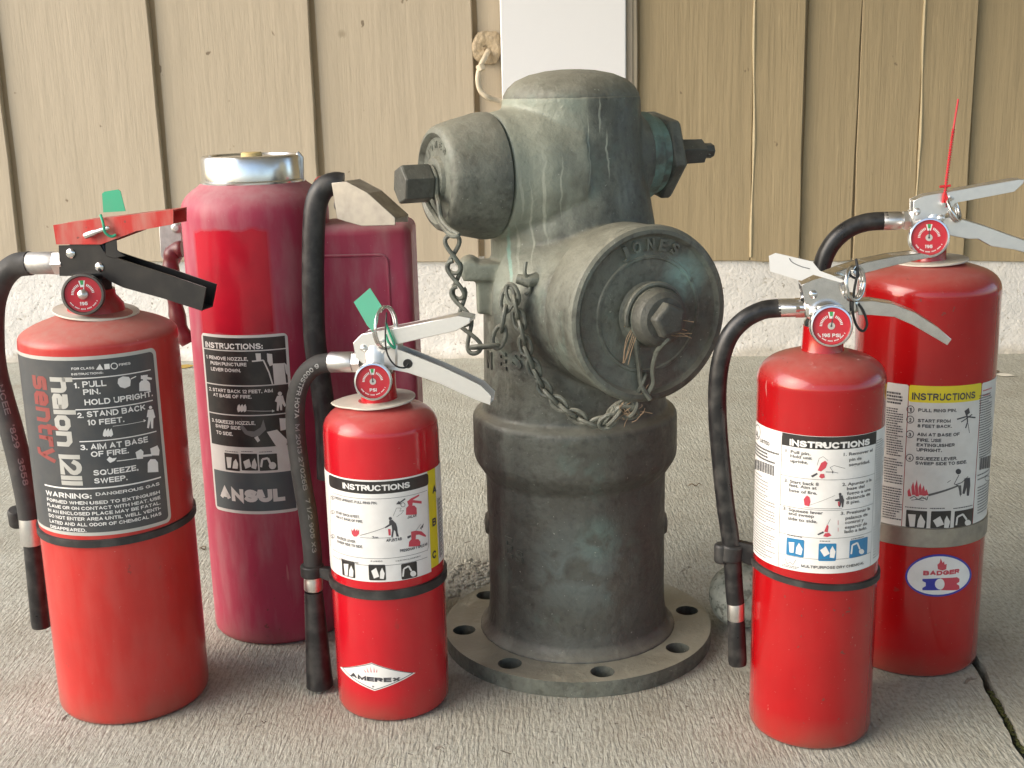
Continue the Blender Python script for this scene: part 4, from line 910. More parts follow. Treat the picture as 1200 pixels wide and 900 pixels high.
MB().lathe([(.0105, z1-.0025), (.0105, z1+.0015), (.0095, z1+.0025), (.0001, z1+.0028)], (X+.001, Y-.004, 0), seg=24).build('cap_plug', flat('old yellow plastic', (.55, .42, .18, 1), .5, .3), root)
q = Vector((X+.0505, Y-.006, 0)); MB().tube([q+Vector((0, 0, z0+.002)), q+Vector((.001, 0, z1-.004)), q+Vector((-.003, 0, z1+.001))], .0022, 8).build('cap_latch', M['alu'], root)
F = Fr(X, Y, 6)
# cartridge box beside it
bx0, bx1 = F.pt(374, 300).x, F.pt(484, 300).x; zt = zc((bx0+bx1)/2, Y-.03, 263)
bm_ = bmesh.new(); bmesh.ops.create_cube(bm_, size=1)
for v in bm_.verts: v.co = Vector(((bx0+bx1)/2+v.co.x*(bx1-bx0), Y+.005+v.co.y*.085, (zt+.012)/2+v.co.z*(zt-.012)))
vs = [v.co.copy() for v in bm_.verts]; fs = [tuple(v.index for v in f.verts) for f in bm_.faces]; bm_.free()
MB().add(vs, fs).build('cartridge_guard', m_ras, root, bevel=.010, segs=5)
yf = Y+.005-.0425; xa, xb, za, zb2 = bx0+.030, bx1-.024, .10, zt-.030
mb = MB(); R_ = .008
for i in range(2):
    pass
pan = [(xa, za), (xb, za), (xb, zb2)] ; cor = [(xb-R_+R_*cos(radians(t_)), zb2-R_+R_*sin(radians(t_))) for t_ in range(0, 91, 15)]
pts_ = [Vector((xb, yf-.0004, za))]+[Vector((x, yf-.0004, z)) for x, z in cor]+[Vector((xa-.02, yf-.0004, zb2))]
mb.tube(pts_, .0015, 8); mb.build('embossed_rim', m_ras, root)
# puncture lever / handle at its left
G = Fr(X, Y+.045, 0); m_cast = M['alu_dull']
slabpx('handle_bracket', G, [(186, 262), (212, 262), (214, 300), (205, 318), (202, 372), (197, 372), (196, 312), (188, 300)], 0, .006, m_cast, root)
cyl_along('rivet', [(.0055, .003), (.0055, -.002), (.003, -.004), (.0001, -.0042)], G.pt(207, 267, 0), G.n, m_cast, root, 16)
gp = []
for i in range(60):
    t_ = i/59; y_ = 292+112*t_; gp.append((199+10*t_-3*cos(t_*pi*1.0), y_))
gpath = [G.pt(x, y, -.002) for x, y in [(214, 292), (206, 293), (201, 300), (200, 312), (203, 330), (205, 350), (208, 370), (213, 388), (221, 402)]]
Sg = spline(gpath, 8); MB().tube(Sg, [.0085+.0007*sin(i*.55) for i in range(len(Sg))], 12).build('wavy_grip', flat('maroon plastic grip', (.12, .012, .018, 1), .35, .25), root)
# hose, hook and nozzle
H_ = Fr(X+.05, Y-.075, 0)
ho, S = hose(H_, [(402, 216), (392, 215), (379, 221), (371, 237), (368, 262), (367, 300), (367, 350), (369, 400), (376, 450), (382, 500), (384, 560)], .0110, M['rubber'], root)
MB().tube(spline([F.pt(370, 224, -.02), F.pt(371, 213, -.02), F.pt(378, 209, -.02), F.pt(383, 213, -.02), F.pt(383, 222, -.02)], 5), .0028, 10).build('hose_hook', M['red_valve'], root)
N_ = Fr(X+.08, Y-.072, 20)
channel('nozzle_lever', N_, [(397, 213), (414, 211), (440, 225), (471, 253)], [(403, 254), (414, 258), (432, 263), (471, 262)], .030, metal_mat('scuffed nozzle metal', (.42, .39, .34, 1), .42), root, 'bottom', bev=.002)
cyl_along('nozzle_body', [(.012, 0), (.0125, .003), (.012, .030), (.009, .048)], N_.pt(399, 232), N_.pt(440, 250)-N_.pt(399, 232), M['alu_dull'], root)
# label
L2 = Print(X, Y, r, root, 'label', (210, 370, 3.75)); PRINTS.append((L2, {}))
u0 = L2.uv(112, 250)[0]; u1 = L2.uv(497, 400)[0]; v1 = L2.uv(290, 86)[1]; v0 = L2.uv(330, 872)[1]
L2.rrect('p_light', u0, v0, u1, v1, .005, kind='b'); L2.up()
def band(a, b, mat, ins=.0028): L2.rrect(mat, u0+ins, L2.uv(300, b)[1], u1-ins, L2.uv(300, a)[1])
band(98, 152, 'p_black'); band(157, 306, 'p_black'); band(311, 436, 'p_black'); band(441, 578, 'p_black'); band(692, 858, 'p_slate'); L2.up()
for t, xl, xr, y_, cp_, b_ in (('INSTRUCTIONS:', 118, 367, 137, 25, .02), ('1. REMOVE NOZZLE,', 122, 302, 186, 15, .01), ('PUSH PUNCTURE', 140, 296, 213, 15, .01), ('LEVER DOWN.', 142, 271, 239, 15, .01), ('2. START BACK 12 FEET, AIM', 133, 411, 327, 15, .01), ('AT BASE OF FIRE.', 152, 318, 353, 15, .01),
        ('3. SQUEEZE NOZZLE,', 146, 334, 464, 15, .01), ('SWEEP SIDE', 162, 270, 489, 15, .01), ('TO SIDE.', 166, 236, 518, 15, .01)): L2.text('p_white', t, xl, y_, xr, cp_, b_)
L2.text('p_light', 'ANSUL', 184, 803, 466, 54, .085)
L2.poly('p_light', [(335, 165), (358, 165), (360, 195), (340, 200)]); L2.poly('p_light', [(385, 165), (408, 168), (412, 215), (398, 222), (388, 200)]); L2.poly('p_light', [(410, 210), (460, 208), (470, 300), (418, 303)]); L2.line('p_light', [(320, 200), (370, 195), (395, 250), (410, 300)], 6); L2.poly('p_light', [(460, 205), (472, 215), (476, 262), (468, 250)])
L2.circ('p_light', 442, 342, 9); L2.poly('p_light', [(430, 352), (455, 350), (462, 375), (470, 395), (462, 400), (452, 385), (452, 415), (444, 415), (440, 390), (436, 418), (428, 416), (430, 380), (420, 375)])
for d_ in (0, 13, 26): L2.poly('p_light', [(255+d_, 410), (258+d_, 395), (265+d_, 388), (270+d_, 400), (270+d_, 418), (260+d_, 424)])
L2.line('p_light', [(300, 417), (412, 418)], 2); L2.poly('p_light', [(408, 412), (420, 418), (408, 424)])
L2.poly('p_fade', [(275, 450), (280, 480), (300, 505), (330, 508), (358, 490), (370, 455), (382, 500), (350, 530), (320, 532), (290, 520), (272, 495)]); L2.poly('p_light', [(385, 510), (430, 500), (475, 545), (470, 575), (425, 572)]); L2.poly('p_light', [(440, 450), (470, 450), (468, 500), (445, 505)]); L2.poly('p_light', [(330, 535), (345, 528), (356, 548), (345, 556)])
for k, x_ in enumerate((203, 273, 352)):
    w_ = (62, 72, 80)[k]; L2.rect('p_black', x_, 605+k, x_+w_, 680, .0008); L2.micro('p_ink', x_, 597, x_+w_, 598, 1, 3)
L2.up(); L2.poly('p_light', [(208, 620), (232, 622), (228, 668), (214, 668)]); L2.poly('p_light', [(235, 670), (240, 640), (250, 628), (260, 650), (258, 672)]); L2.poly('p_light', [(282, 640), (308, 628), (318, 662), (292, 672)]); L2.poly('p_light', [(318, 668), (322, 640), (332, 625), (342, 655), (338, 674)]); L2.line('p_light', [(360, 665), (365, 630), (390, 625), (400, 648)], 9); L2.circ('p_light', 410, 658, 16)

# ---- 3: small bright extinguisher in front
X, Y, r = -.1198, 1.0714, .0525
root = thing('fire_extinguisher', 'smallest bright red extinguisher, yellow edged label and black cone nozzle, left of the hydrant', 'fire extinguisher', (X, Y, 0), 'fire extinguishers on the concrete floor')
F = Fr(X, Y, 12); prof = [(67.5, 504), (66, 492), (60, 483), (51, 477), (36, 472), (24, 468)]
canister(X, Y, r, prof, M['red_small'], root)
zt = zc(X, Y, 470); collar(X, Y, zt+.001, .0325, M['ring'], root, tx=.06, ty=.03, point=.35)
MB().lathe([(.0175, zt-.004), (.0165, zt+.004), (.0155, zt+.016), (.0155, zc(X,Y,436))], (X, Y, 0)).build('neck', M['red_small'], root)
MB().lathe([(.0135, zc(X,Y,440)), (.0135, zc(X,Y,412)), (.010, zc(X,Y,400))], (X, Y, 0), seg=24).build('valve_stem', M['alu'], root)
slabpx('valve_body', F, [(420, 404), (448, 396), (466, 404), (466, 430), (430, 432), (419, 420)], -.0095, .019, M['alu'], root, .002)
channel('squeeze_lever', F, [(418, 399), (428, 389), (448, 385), (460, 383.5), (500, 375.5), (540, 367.5), (554, 370)], [(421, 416), (430, 424), (446, 420), (460, 403), (503, 393), (538, 385), (554, 376)], .021, M['silver_paint'], root, 'bottom', bev=.0015)
channel('carry_handle', F, [(456, 402), (480, 411), (520, 427), (548, 440), (566, 449), (578, 461)], [(458, 430), (480, 434), (518, 447), (545, 459.5), (560, 466), (577, 472)], .017, M['silver_paint'], root, 'top')
rivet(F, 426, 408, -.0112, .003, M['silver_paint'], root); cyl_along('pin_hole', [(.0042, 0), (.0042, -.001), (.0001, -.001)], F.pt(478, 426, -.0084), F.n, M['blackplastic'], root, 16)
gauge(F, 437, 447, 22.5, -.024, root, needle=97, words='PSI')
a = F.pt(414, 424); b = F.pt(385, 424.5); d = (b-a).normalized()
cyl_along('hose_fitting', [(.0090, 0), (.0094, .001), (.0094, .021), (.0086, .0225)], a, d, M['alu'], root); cyl_along('hex_nut', [(.0098, -.008), (.0098, -.0005)], a, d, M['alu'], root, 6, smooth=20)
ho, S = hose(F, [(388, 424.5), (371, 428), (357, 440), (349, 458), (346, 480), (347, 510), (351, 543), (356, 575), (361, 603), (366, 645), (367, 668)], .0088, M['rubber_old'], root)
hose_text(S, .0088, '6 000STFR HO7A', 6, .062, .0042, 'p_fade2', ho, ang=.15); hose_text(S, .0088, 'M 2013 27026B   7 1/2 905 X3', 45, .125, .0042, 'p_fade', ho, ang=.2)
c0, c1 = F.pt(367, 666), F.pt(367.5, 694); off = Vector((0, -.006, 0))
cyl_along('crimp', [(.0086, 0), (.0090, .001), (.0090, .008), (.0086, .0095), (.0090, .011), (.0090, .0205), (.0084, .0215)], c0, c1-c0, M['alu'], root)
e = F.pt(375.5, 812); e = c1+(e-c1)*(c1.z-.004)/(c1.z-e.z); L = (e-c1).length
cyl_along('nozzle', [(.0085, -.001), (.0090, .003), (.0128, L-.004), (.0132, L-.001), (.0125, L), (.0105, L), (.008, L-.03)], c1, e-c1, M['rubber2'], root)
zs_ = front_z(X, Y, r, 455, 697); strap_ring(X, Y, r, zs_, .0092, M['strap'], root, tilt=(0, .0), t=.0026)
cp = F.pt(366, 668); mb = MB().lathe([(.0096, -.006), (.0112, -.005), (.0112, .005), (.0096, .006)], cp, (0,0,1), 20); mb.prism([F.pt(x, y, -.006) for x, y in ((356, 664), (392, 668), (392, 684), (376, 678), (356, 676))], F.n, .008); mb.build('hose_clip', M['strap'], root, bevel=.0008)
pc = F.pt(449.5, 384, -.014); pin_ring(pc, .0185, .0013, (1, -.45, .05), root, M['chrome'], turns=1.9, squash=.95)
pin = cyl_along('pull_pin', [(.0016, -.002), (.0016, .026)], F.pt(447, 401, -.016), F.n, M['chrome'], root, 10)
MB().tube(spline([F.pt(452, 392, -.014), F.pt(456, 402, -.016), F.pt(463, 407, -.014), F.pt(452, 378, -.013)], 5), .0011, 8).build('seal_wire', M['green_tag'], root)
MB().tube(spline([F.pt(453, 366, -.017), F.pt(451.5, 395, -.020), F.pt(454, 415, -.020), F.pt(463, 428, -.018), F.pt(474, 431, -.012), F.pt(479, 426, -.009)], 6), .0008, 6).build('pin_cord', M['wire_black'], root)
flat_tag(F, [(414.5, 354), (433.5, 337.5), (448, 360), (444, 366), (442, 380), (436, 388), (430, 381)], -.0155, M['green_pale'], 'pale green tag leaning above the gauge of the smallest extinguisher')
L3 = Print(X, Y, r, root, 'label', (370, 530, 5.294)); PRINTS.append((L3, {}))
v1 = L3.uv(400, 172)[1]; v0 = L3.uv(400, 805)[1]
uf = lambda x, y=450: L3.uv(x, y)[0]
L3.rrect('p_yellow', -1.62*r, v0+.005, uf(76), v1, kind='b'); L3.rrect('p_white', uf(76)+.0001, v0, uf(704), v1, kind='b'); L3.rrect('p_yellow', uf(704)+.0001, v0+.003, uf(752), v1, kind='b'); L3.rrect('p_white', uf(752)+.0001, v0+.003, 1.62*r, v1, kind='b'); L3.up()
L3.rrect('p_black', uf(86, 200), L3.uv(400, 258)[1], uf(699, 200), L3.uv(400, 182)[1], .0032); L3.up()
L3.text('p_white', 'INSTRUCTIONS', 170, 222, 584, 36, .025)
for y_, ch_ in ((262, 'A'), (462, 'B'), (665, 'C')): L3.text('p_ink', ch_, 722, y_, 746, 50, .03)
for k in range(46): L3.rrect('p_ink' if k % 3 else 'p_fade', uf(757), v0+.008+k*.00125, uf(757)+.004+.004*((k*7) % 3), v0+.008+k*.00125+.0006)
L3.line('p_ink', [(96, 262), (96, 590)], 2); L3.line('p_ink', [(694, 240), (697, 585), (690, 610)], 2)
L3.hl('p_ink', 110, 690, 600, 2); L3.hl('p_ink', 110, 690, 640, 2); L3.hl('p_ink', 110, 690, 250, 2)
for k, (y_, lines) in enumerate(((285, [('HOLD UPRIGHT. PULL RING PIN.', 125, 378, 0)]), (375, [('START BACK 8 FEET.', 130, 272, 0), ('AIM AT BASE OF FIRE.', 130, 292, 26)]), (525, [('SQUEEZE LEVER.', 135, 248, 4), ('SWEEP SIDE TO SIDE.', 137, 292, 30)]))):
    L3.circ('p_lines', 108, y_-4, 11, ring=2.5); L3.text('p_lines', str(k+1), 104, y_+3, 111, 14)
    for t, xl, xr, dy in lines: L3.text('p_lines', t, xl, y_+dy+3, xr, 16, .012)
L3.text('p_ink', 'JALAR', 568, 412, 624, 18, .02); L3.text('p_ink', 'APUNTAR', 438, 556, 534, 20, .02); L3.text('p_ink', 'PRESIONAR Y APLICAR', 522, 620, 692, 18, .02); L3.text('p_ink', '2m', 350, 533, 388, 14, .02)
L3.poly('p_rose', [(558, 388), (560, 345), (575, 330), (610, 330), (624, 345), (626, 385)]); L3.poly('p_rose', [(565, 305), (590, 285), (640, 260), (640, 270), (600, 295), (655, 302), (655, 318), (600, 312), (598, 330), (575, 330)]); L3.poly('p_ink', [(497, 322), (515, 300), (520, 307), (552, 284), (556, 291), (524, 314), (530, 322)])
L3.circ('p_ink', 540, 325, 13, ring=3); L3.line('p_lines', [(480, 395), (500, 345), (530, 345), (520, 365), (545, 360), (530, 380), (500, 400)], 2)
L3.poly('p_rose', [(575, 585), (578, 555), (590, 540), (635, 538), (648, 555), (645, 580)]); L3.poly('p_rose', [(590, 492), (620, 485), (655, 490), (682, 515), (680, 525), (640, 510), (620, 512), (618, 540), (592, 540)]); L3.poly('p_ink', [(566, 522), (588, 512), (590, 524), (570, 536)]); L3.poly('p_ink', [(668, 440), (662, 470), (655, 465), (655, 480), (645, 470), (652, 462)]); L3.line('p_lines', [(620, 485), (650, 445)], 2)
L3.circ('p_ink', 462, 410, 10); L3.poly('p_ink', [(455, 422), (475, 418), (497, 440), (505, 465), (508, 500), (516, 522), (500, 522), (494, 490), (485, 480), (478, 525), (468, 524), (474, 482), (470, 450), (432, 470), (428, 464), (455, 445)]); L3.poly('p_rose', [(448, 475), (464, 475), (465, 515), (452, 515)])
L3.line('p_ink', [(275, 515), (430, 466)], 2.5); L3.hl('p_ink', 275, 480, 527, 2)
L3.poly('p_rose', [(225, 505), (222, 475), (232, 488), (240, 470), (248, 488), (258, 475), (262, 490), (270, 478), (270, 505), (255, 522), (238, 522)])
for t, xl, xr in (('A TRASH WOOD PAPER', 150, 265), ('B LIQUIDS', 342, 415), ('C ELECTRICAL EQUIPMENT', 495, 650)): L3.text('p_lines', t, xl, 660+(0 if xl < 300 else 18), xr, 8)
for x_ in (166, 330, 530): L3.rect('p_black', x_, 672+(x_ > 200)*25-(x_ > 400)*12, x_+(78 if x_ < 200 else 104 if x_ < 400 else 98), 772+(x_ > 200)*22-(x_ > 400)*12, .0012)
L3.up(); W_ = 'p_white'
L3.poly(W_, [(176, 690), (205, 692), (200, 765), (183, 762)]); L3.poly(W_, [(208, 768), (210, 730), (222, 700), (236, 735), (234, 772)]); L3.poly(W_, [(345, 735), (375, 715), (395, 770), (362, 782)]); L3.poly(W_, [(398, 782), (400, 740), (412, 715), (428, 750), (422, 785)]); L3.line(W_, [(540, 770), (545, 722), (575, 705), (592, 735)], 10); L3.circ(W_, 603, 752, 18)
# diamond badge low on the cylinder
L4 = Print(X, Y, r, root, 'badge', (330, 600, 3.462)); PRINTS.append((L4, {}))
dm = [(238, 628), (365, 611), (543, 652), (378, 725)]; L4.poly('p_white', dm, kind='b'); L4.up()
c_ = (385, 655); L4.line('p_ink', [tuple(c_[i]+(p[i]-c_[i])*.93 for i in (0, 1)) for p in dm+[dm[0]]], 2.5); L4.text('p_ink', 'AMEREX', 281, 666, 482, 17, .07); L4.text('p_ink', 'R', 369, 711, 376, 7, .04)
for k, (dx_, hh) in enumerate(((-22, 15), (-12, 22), (0, 26), (12, 22), (22, 15))): L4.poly('p_rose', [(362+dx_, 650), (362+dx_*1.25-2, 650-hh), (366+dx_, 650)])

# ---- 4: middle sized glossy extinguisher in front at the right
X, Y, r = .2609, 1.0048, .0533
root = thing('fire_extinguisher', 'glossy red extinguisher with plain white bilingual label and blue squares, front right', 'fire extinguisher', (X, Y, 0), 'fire extinguishers on the concrete floor')
F = Fr(X, Y, 6); prof = [(75.5, 452), (74.5, 440), (69, 428), (58, 419), (42, 413), (28, 409.5)]
canister(X, Y, r, prof, M['red_middle'], root)
zt = zc(X, Y, 411); MB().lathe([(.0195, zt-.004), (.0172, zt+.003), (.0166, zt+.022)], (X, Y, 0)).build('neck', M['red_middle'], root)
MB().lathe([(.0160, zc(X,Y,388)), (.0160, zc(X,Y,376)), (.0125, zc(X,Y,370)), (.0125, zc(X,Y,350))], (X, Y, 0), seg=24).build('valve_stem', M['chrome'], root)
channel('valve_housing', F, [(937, 331), (948, 326), (962, 322), (978, 320), (988, 321)], [(941, 353), (950, 356), (962, 356), (978, 355), (990, 352)], .026, M['chrome'], root, 'bottom', bev=.0012)
slabpx('valve_body', F, [(943, 352), (1006, 346), (1008, 366), (984, 374), (956, 380), (943, 372)], -.0105, .021, M['chrome'], root, .003)
U = Fr(X, Y+.010, -8)
channel('squeeze_lever', U, [(962, 322), (985, 313), (1010, 305), (1045, 298), (1072, 295), (1082, 297)], [(964, 332), (986, 325), (1012, 317), (1046, 308.5), (1072, 302.5), (1082, 300.5)], .020, M['chrome'], root, 'bottom', bev=.0012)
channel('carry_handle', F, [(1003, 351), (1020, 350), (1045, 354), (1070, 364), (1095, 380), (1112, 395)], [(1003, 367), (1020, 367), (1045, 369), (1066, 378), (1090, 392), (1107, 402)], .019, M['chrome'], root, 'bottom', bev=.0012)
rivet(F, 953, 345, -.0138, .0034, M['chrome'], root)
gauge(F, 974, 382, 25, -.027, root, needle=84, words='195 PSI')
a = F.pt(941, 360.5); b = F.pt(911, 361); d = (b-a).normalized()
cyl_along('hose_fitting', [(.0082, -.003), (.0082, .003), (.0078, .004), (.0078, .0205), (.0072, .0215)], a, d, M['chrome'], root); cyl_along('hex_nut', [(.0088, -.001), (.0088, .0065)], a, d, M['chrome'], root, 6, smooth=20)
ho, S = hose(F, [(914, 361), (894, 363.5), (873, 374), (856, 392), (846, 417), (841, 450), (841, 490), (844, 530), (850, 590), (857, 640), (860.5, 690), (862, 706)], .0079, M['rubber2'], root)
c0, c1, c2_ = F.pt(862, 705), F.pt(862.5, 726), F.pt(864.5, 778)
L = (c1-c0).length; cyl_along('crimp', [(.0074, 0), (.0077, .001), (.0077, L-.001), (.0072, L)], c0, c1-c0, M['alu'], root)
L = (c2_-c1).length; cyl_along('nozzle', [(.0074, 0), (.0079, .002), (.0083, L-.003), (.0078, L), (.005, L), (.005, L-.012)], c1, c2_-c1, M['rubber2'], root)
zs_ = front_z(X, Y, r, 955, 688); strap_ring(X, Y, r, zs_, .0062, M['strap'], root, tilt=(-.07, .0), t=.0022)
cp = F.pt(857, 647); mb = MB().lathe([(.0085, -.008), (.0100, -.0065), (.0100, .0065), (.0085, .008)], cp, (.08,0,1), 20); mb.lathe([(.0055, -.009), (.007, -.007), (.007, .007), (.0055, .009)], F.pt(846, 648), (0,0,1), 14); mb.prism([F.pt(x, y, -.004) for x, y in ((864, 635), (886, 640), (886, 664), (876, 662), (864, 656))], F.n, .008); mb.build('hose_clip', M['strap'], root, bevel=.0008)
pc = F.pt(998, 332, -.010); pin_ring(pc, .0140, .0016, (.75, -.7, .1), root, M['chrome'], turns=1.9)
cyl_along('pull_pin', [(.0018, -.016), (.0018, .014)], F.pt(994, 346, 0), F.n, M['chrome'], root, 10)
MB().tube(spline([F.pt(1003, 303, -.012), F.pt(1005, 318, -.014), F.pt(1001, 340, -.015), F.pt(999, 362, -.015), F.pt(1003, 380, -.014), F.pt(1011, 388, -.013), F.pt(1016, 380, -.012), F.pt(1012, 365, -.012), F.pt(1006, 356, -.012)], 6), .0011, 8).build('pin_cord', M['wire_black'], root)
MB().tube(spline([F.pt(1005, 318, -.014), F.pt(997, 313, -.014), F.pt(996, 322, -.014), F.pt(1004, 326, -.014)], 5, True), .0010, 7, closed=True).build('cord_knot', M['wire_black'], root)
wt = flat_tag(F, [(901, 300), (902.5, 318), (939, 329), (953, 322), (985, 331), (991, 329.5), (975, 322.5), (961, 317.5), (952, 306.5), (909, 296.5)], -.018, M['white_tag'], 'white card tag with a grey pen stroke, hanging left of the front right extinguisher valve', group=None)
MB().tube(spline([F.pt(925, 302.5, -.0181), F.pt(928, 307, -.0181), F.pt(938, 312, -.0181), F.pt(949, 315, -.0181)], 5), .0004, 5).build('pen_stroke', M['p_fade'], wt, origin=Vector(wt['_o']))
L5 = Print(X, Y, r, root, 'label', (870, 480, 4.286)); PRINTS.append((L5, {}))
v1 = L5.uv(370, 134)[1]; v0 = L5.uv(370, 822)[1]; L5.rrect('p_white', -1.65*r, v0, 1.65*r, v1, kind='b'); L5.up()
uf = lambda x, y=400: L5.uv(x, y)[0]
ul, ur = uf(193), uf(660, 350)
L5.rrect('p_black', ul, L5.uv(400, 200)[1], ur, L5.uv(400, 137)[1]); L5.up(); L5.text('p_white', 'INSTRUCTIONS', 238, 178, 637, 32, .05)
L5.rrect('p_lines', ul-.0003, v0, ul, v1-.003); L5.rrect('p_lines', ur, v0, ur+.0003, v1)
for y_ in (352, 505, 646, 752):
    v = L5.uv(400, y_)[1]; L5.rrect('p_lines', ul, v-.00015, ur, v+.00015)
dk = 'p_lines'
for t, xl, xr, y_ in (('1. Pull pin.', 218, 343, 212), ('Hold unit', 242, 350, 238), ('upright.', 242, 330, 262), ('2. Start back 8', 212, 383, 360), ('feet. Aim at', 235, 373, 384), ('base of fire.', 235, 376, 409), ('3. Squeeze lever', 206, 405, 500), ('and sweep', 232, 360, 525), ('side to side.', 230, 377, 550),
        ('1. Remover el', 507, 650, 232), ('pin de', 535, 596, 258), ('seguridad.', 533, 637, 284), ('2. Apuntar a la', 500, 645, 383), ('base del', 523, 610, 404), ('fuego a una', 523, 640, 428), ('distancia de', 520, 638, 452), ('8 pies.', 520, 587, 474),
        ('3. Presionar la', 492, 637, 528), ('palanca de', 516, 625, 552), ('control y', 514, 606, 574), ('esparcir de', 513, 622, 598), ('lado a lado.', 511, 622, 620)): L5.text(dk, t, xl, y_, xr, 15, .02)
L5.text(dk, 'MULTIPURPOSE DRY CHEMICAL', 295, 790, 607, 14, .02); L5.text(dk, 'LISTED', 92, 160, 138, 18, .02); L5.circ(dk, 78, 112, 14, ring=4, ry=36); L5.text(dk, 'UL', 70, 126, 84, 26, .02)
L5.micro(dk, 64, 205, 185, 255, 4, 9); L5.micro('p_fade', 62, 335, 130, 420, 6, 5); L5.micro('p_fade', 60, 440, 165, 560, 9, 5); L5.micro('p_fade', 58, 580, 165, 740, 13, 5)
for k in range(24): L5.box2('p_lines', 62+k*4.2, 245+k*1.6, 1.4+(k*5 % 3)*.8, 52)
L5.micro('p_fade', 668, 150, 705, 340, 18, 4); L5.micro('p_fade', 664, 350, 700, 560, 18, 4); L5.micro('p_fade', 655, 580, 690, 730, 12, 4)
RD = 'p_rose'
L5.poly(RD, [(378, 305), (395, 268), (415, 256), (427, 268), (418, 292), (395, 310)]); L5.poly(RD, [(385, 338), (392, 322), (410, 322), (414, 340), (398, 346)]); L5.poly('p_ink', [(343, 332), (375, 316), (378, 324), (352, 340)]); L5.line(dk, [(375, 280), (385, 245), (405, 235), (430, 255)], 1.5); L5.line('p_ink', [(418, 312), (452, 313)], 3); L5.poly('p_ink', [(450, 307), (460, 313), (450, 320)]); L5.line(dk, [(515, 295), (460, 280), (440, 290), (455, 312), (480, 318)], 2)
L5.poly(RD, [(312, 480), (308, 450), (318, 436), (325, 430), (338, 440), (342, 462), (335, 485)]); L5.line('p_fade', [(335, 480), (465, 430)], 1.5); L5.hl('p_fade', 310, 500, 490, 2)
L5.circ('p_ink', 490, 424, 7); L5.poly('p_ink', [(484, 430), (502, 430), (510, 455), (505, 490), (498, 490), (497, 465), (490, 490), (484, 488), (486, 460), (464, 458), (464, 452), (486, 446)]); L5.poly(RD, [(478, 462), (488, 460), (490, 482), (480, 484)])
L5.poly(RD, [(405, 635), (415, 620), (435, 618), (447, 632), (425, 640)]); L5.poly(RD, [(410, 612), (425, 575), (432, 585), (428, 616)]); L5.poly('p_ink', [(375, 625), (405, 610), (410, 618), (382, 630)]); L5.line(dk, [(428, 575), (442, 548)], 1.5); L5.line('p_rose', [(480, 555), (480, 578)], 2); L5.line('p_rose', [(480, 612), (480, 592)], 2)
for x_, y_ in ((222, 648), (382, 672), (537, 650)): L5.rect('p_blue', x_, y_, x_+88, y_+88, .001)
L5.micro(dk, 226, 636, 310, 637, 1, 4); L5.micro(dk, 388, 660, 440, 661, 1, 4); L5.micro(dk, 545, 645, 608, 646, 1, 4)
L5.line('p_fade', [(215, 745), (225, 775), (240, 765), (255, 778), (270, 752)], 2); L5.micro('p_fade', 200, 785, 285, 792, 2, 3)
L5.up(); W_ = 'p_white'
L5.poly(W_, [(234, 664), (262, 666), (258, 718), (238, 716)]); L5.poly(W_, [(268, 722), (272, 690), (285, 668), (303, 700), (296, 730)]); L5.poly(W_, [(390, 705), (418, 685), (438, 722), (410, 738)]); L5.poly(W_, [(438, 742), (440, 705), (452, 684), (467, 712), (460, 745)]); L5.line(W_, [(545, 725), (550, 680), (575, 668), (588, 700)], 9); L5.circ(W_, 596, 712, 13)

# ---- 5: taller extinguisher behind at the right
X, Y, r = .3954, 1.1444, .0650
root = thing('fire_extinguisher', 'deep red extinguisher with a steel band, yellow headed label and oval badge, rear right', 'fire extinguisher', (X, Y, 0), 'fire extinguishers on the concrete floor')
F = Fr(X, Y, 8); prof = [(81.5, 348), (80.5, 334), (76, 323), (66, 315.5), (50, 310), (34, 306), (22, 304)]
canister(X, Y, r, prof, M['red_tall'], root)
zt = zc(X, Y, 306); collar(X, Y, zt+.0005, .0345, M['ring'], root, tx=.05, ty=.02)
MB().lathe([(.0165, zt-.003), (.0145, zt+.004), (.0140, zt+.022)], (X, Y, 0)).build('neck', M['red_tall'], root); MB().lathe([(.0135, zt+.018), (.0135, zt+.034), (.0105, zt+.045)], (X, Y, 0)).build('valve_stem', M['silver_paint'], root)
channel('squeeze_lever', F, [(1068, 234), (1080, 228.5), (1105, 224), (1150, 216), (1190, 209), (1197, 209.5)], [(1067.5, 257), (1082, 256), (1104, 252), (1118, 236.5), (1186, 223.5), (1196, 214)], .020, M['silver_paint'], root, 'bottom', bev=.0012)
channel('carry_handle', F, [(1092, 256), (1112, 253), (1130, 257), (1150, 263), (1172, 271), (1200, 281), (1222, 290)], [(1092, 270), (1112, 275), (1130, 278.5), (1143, 278.5), (1158, 287), (1185, 291), (1222, 302)], .019, M['silver_paint'], root, 'bottom', bev=.0012)
slabpx('valve_body', F, [(1066, 247), (1104, 247), (1106, 268), (1070, 272)], -.0085, .017, M['silver_paint'], root, .002)
rivet(F, 1074.5, 248, -.0112, .0035, M['silver_paint'], root); rivet(F, 1102.5, 256, -.0112, .0035, M['silver_paint'], root)
gauge(F, 1088.5, 278.5, 23.5, -.026, root, needle=92, words='195')
a = F.pt(1067, 258); b = F.pt(1036, 259); d = (b-a).normalized()
cyl_along('hose_fitting', [(.0062, -.002), (.0062, .008), (.0082, .0085), (.0082, .010), (.0086, .011), (.0086, .0245), (.0080, .0255)], a, d, M['alu'], root); cyl_along('hex_nut', [(.0094, .002), (.0094, .0065)], a, d, M['alu'], root, 6, smooth=20)
hose(F, [(1040, 258.7), (1016, 260.5), (995, 268), (978, 282), (967, 300), (961, 322), (959, 345), (958, 400), (957, 460), (960, 540), (964, 600)], .0086, M['rubber2'], root)
hb = front_z(X, Y, r, 1090, 619), front_z(X, Y, r, 1090, 642)
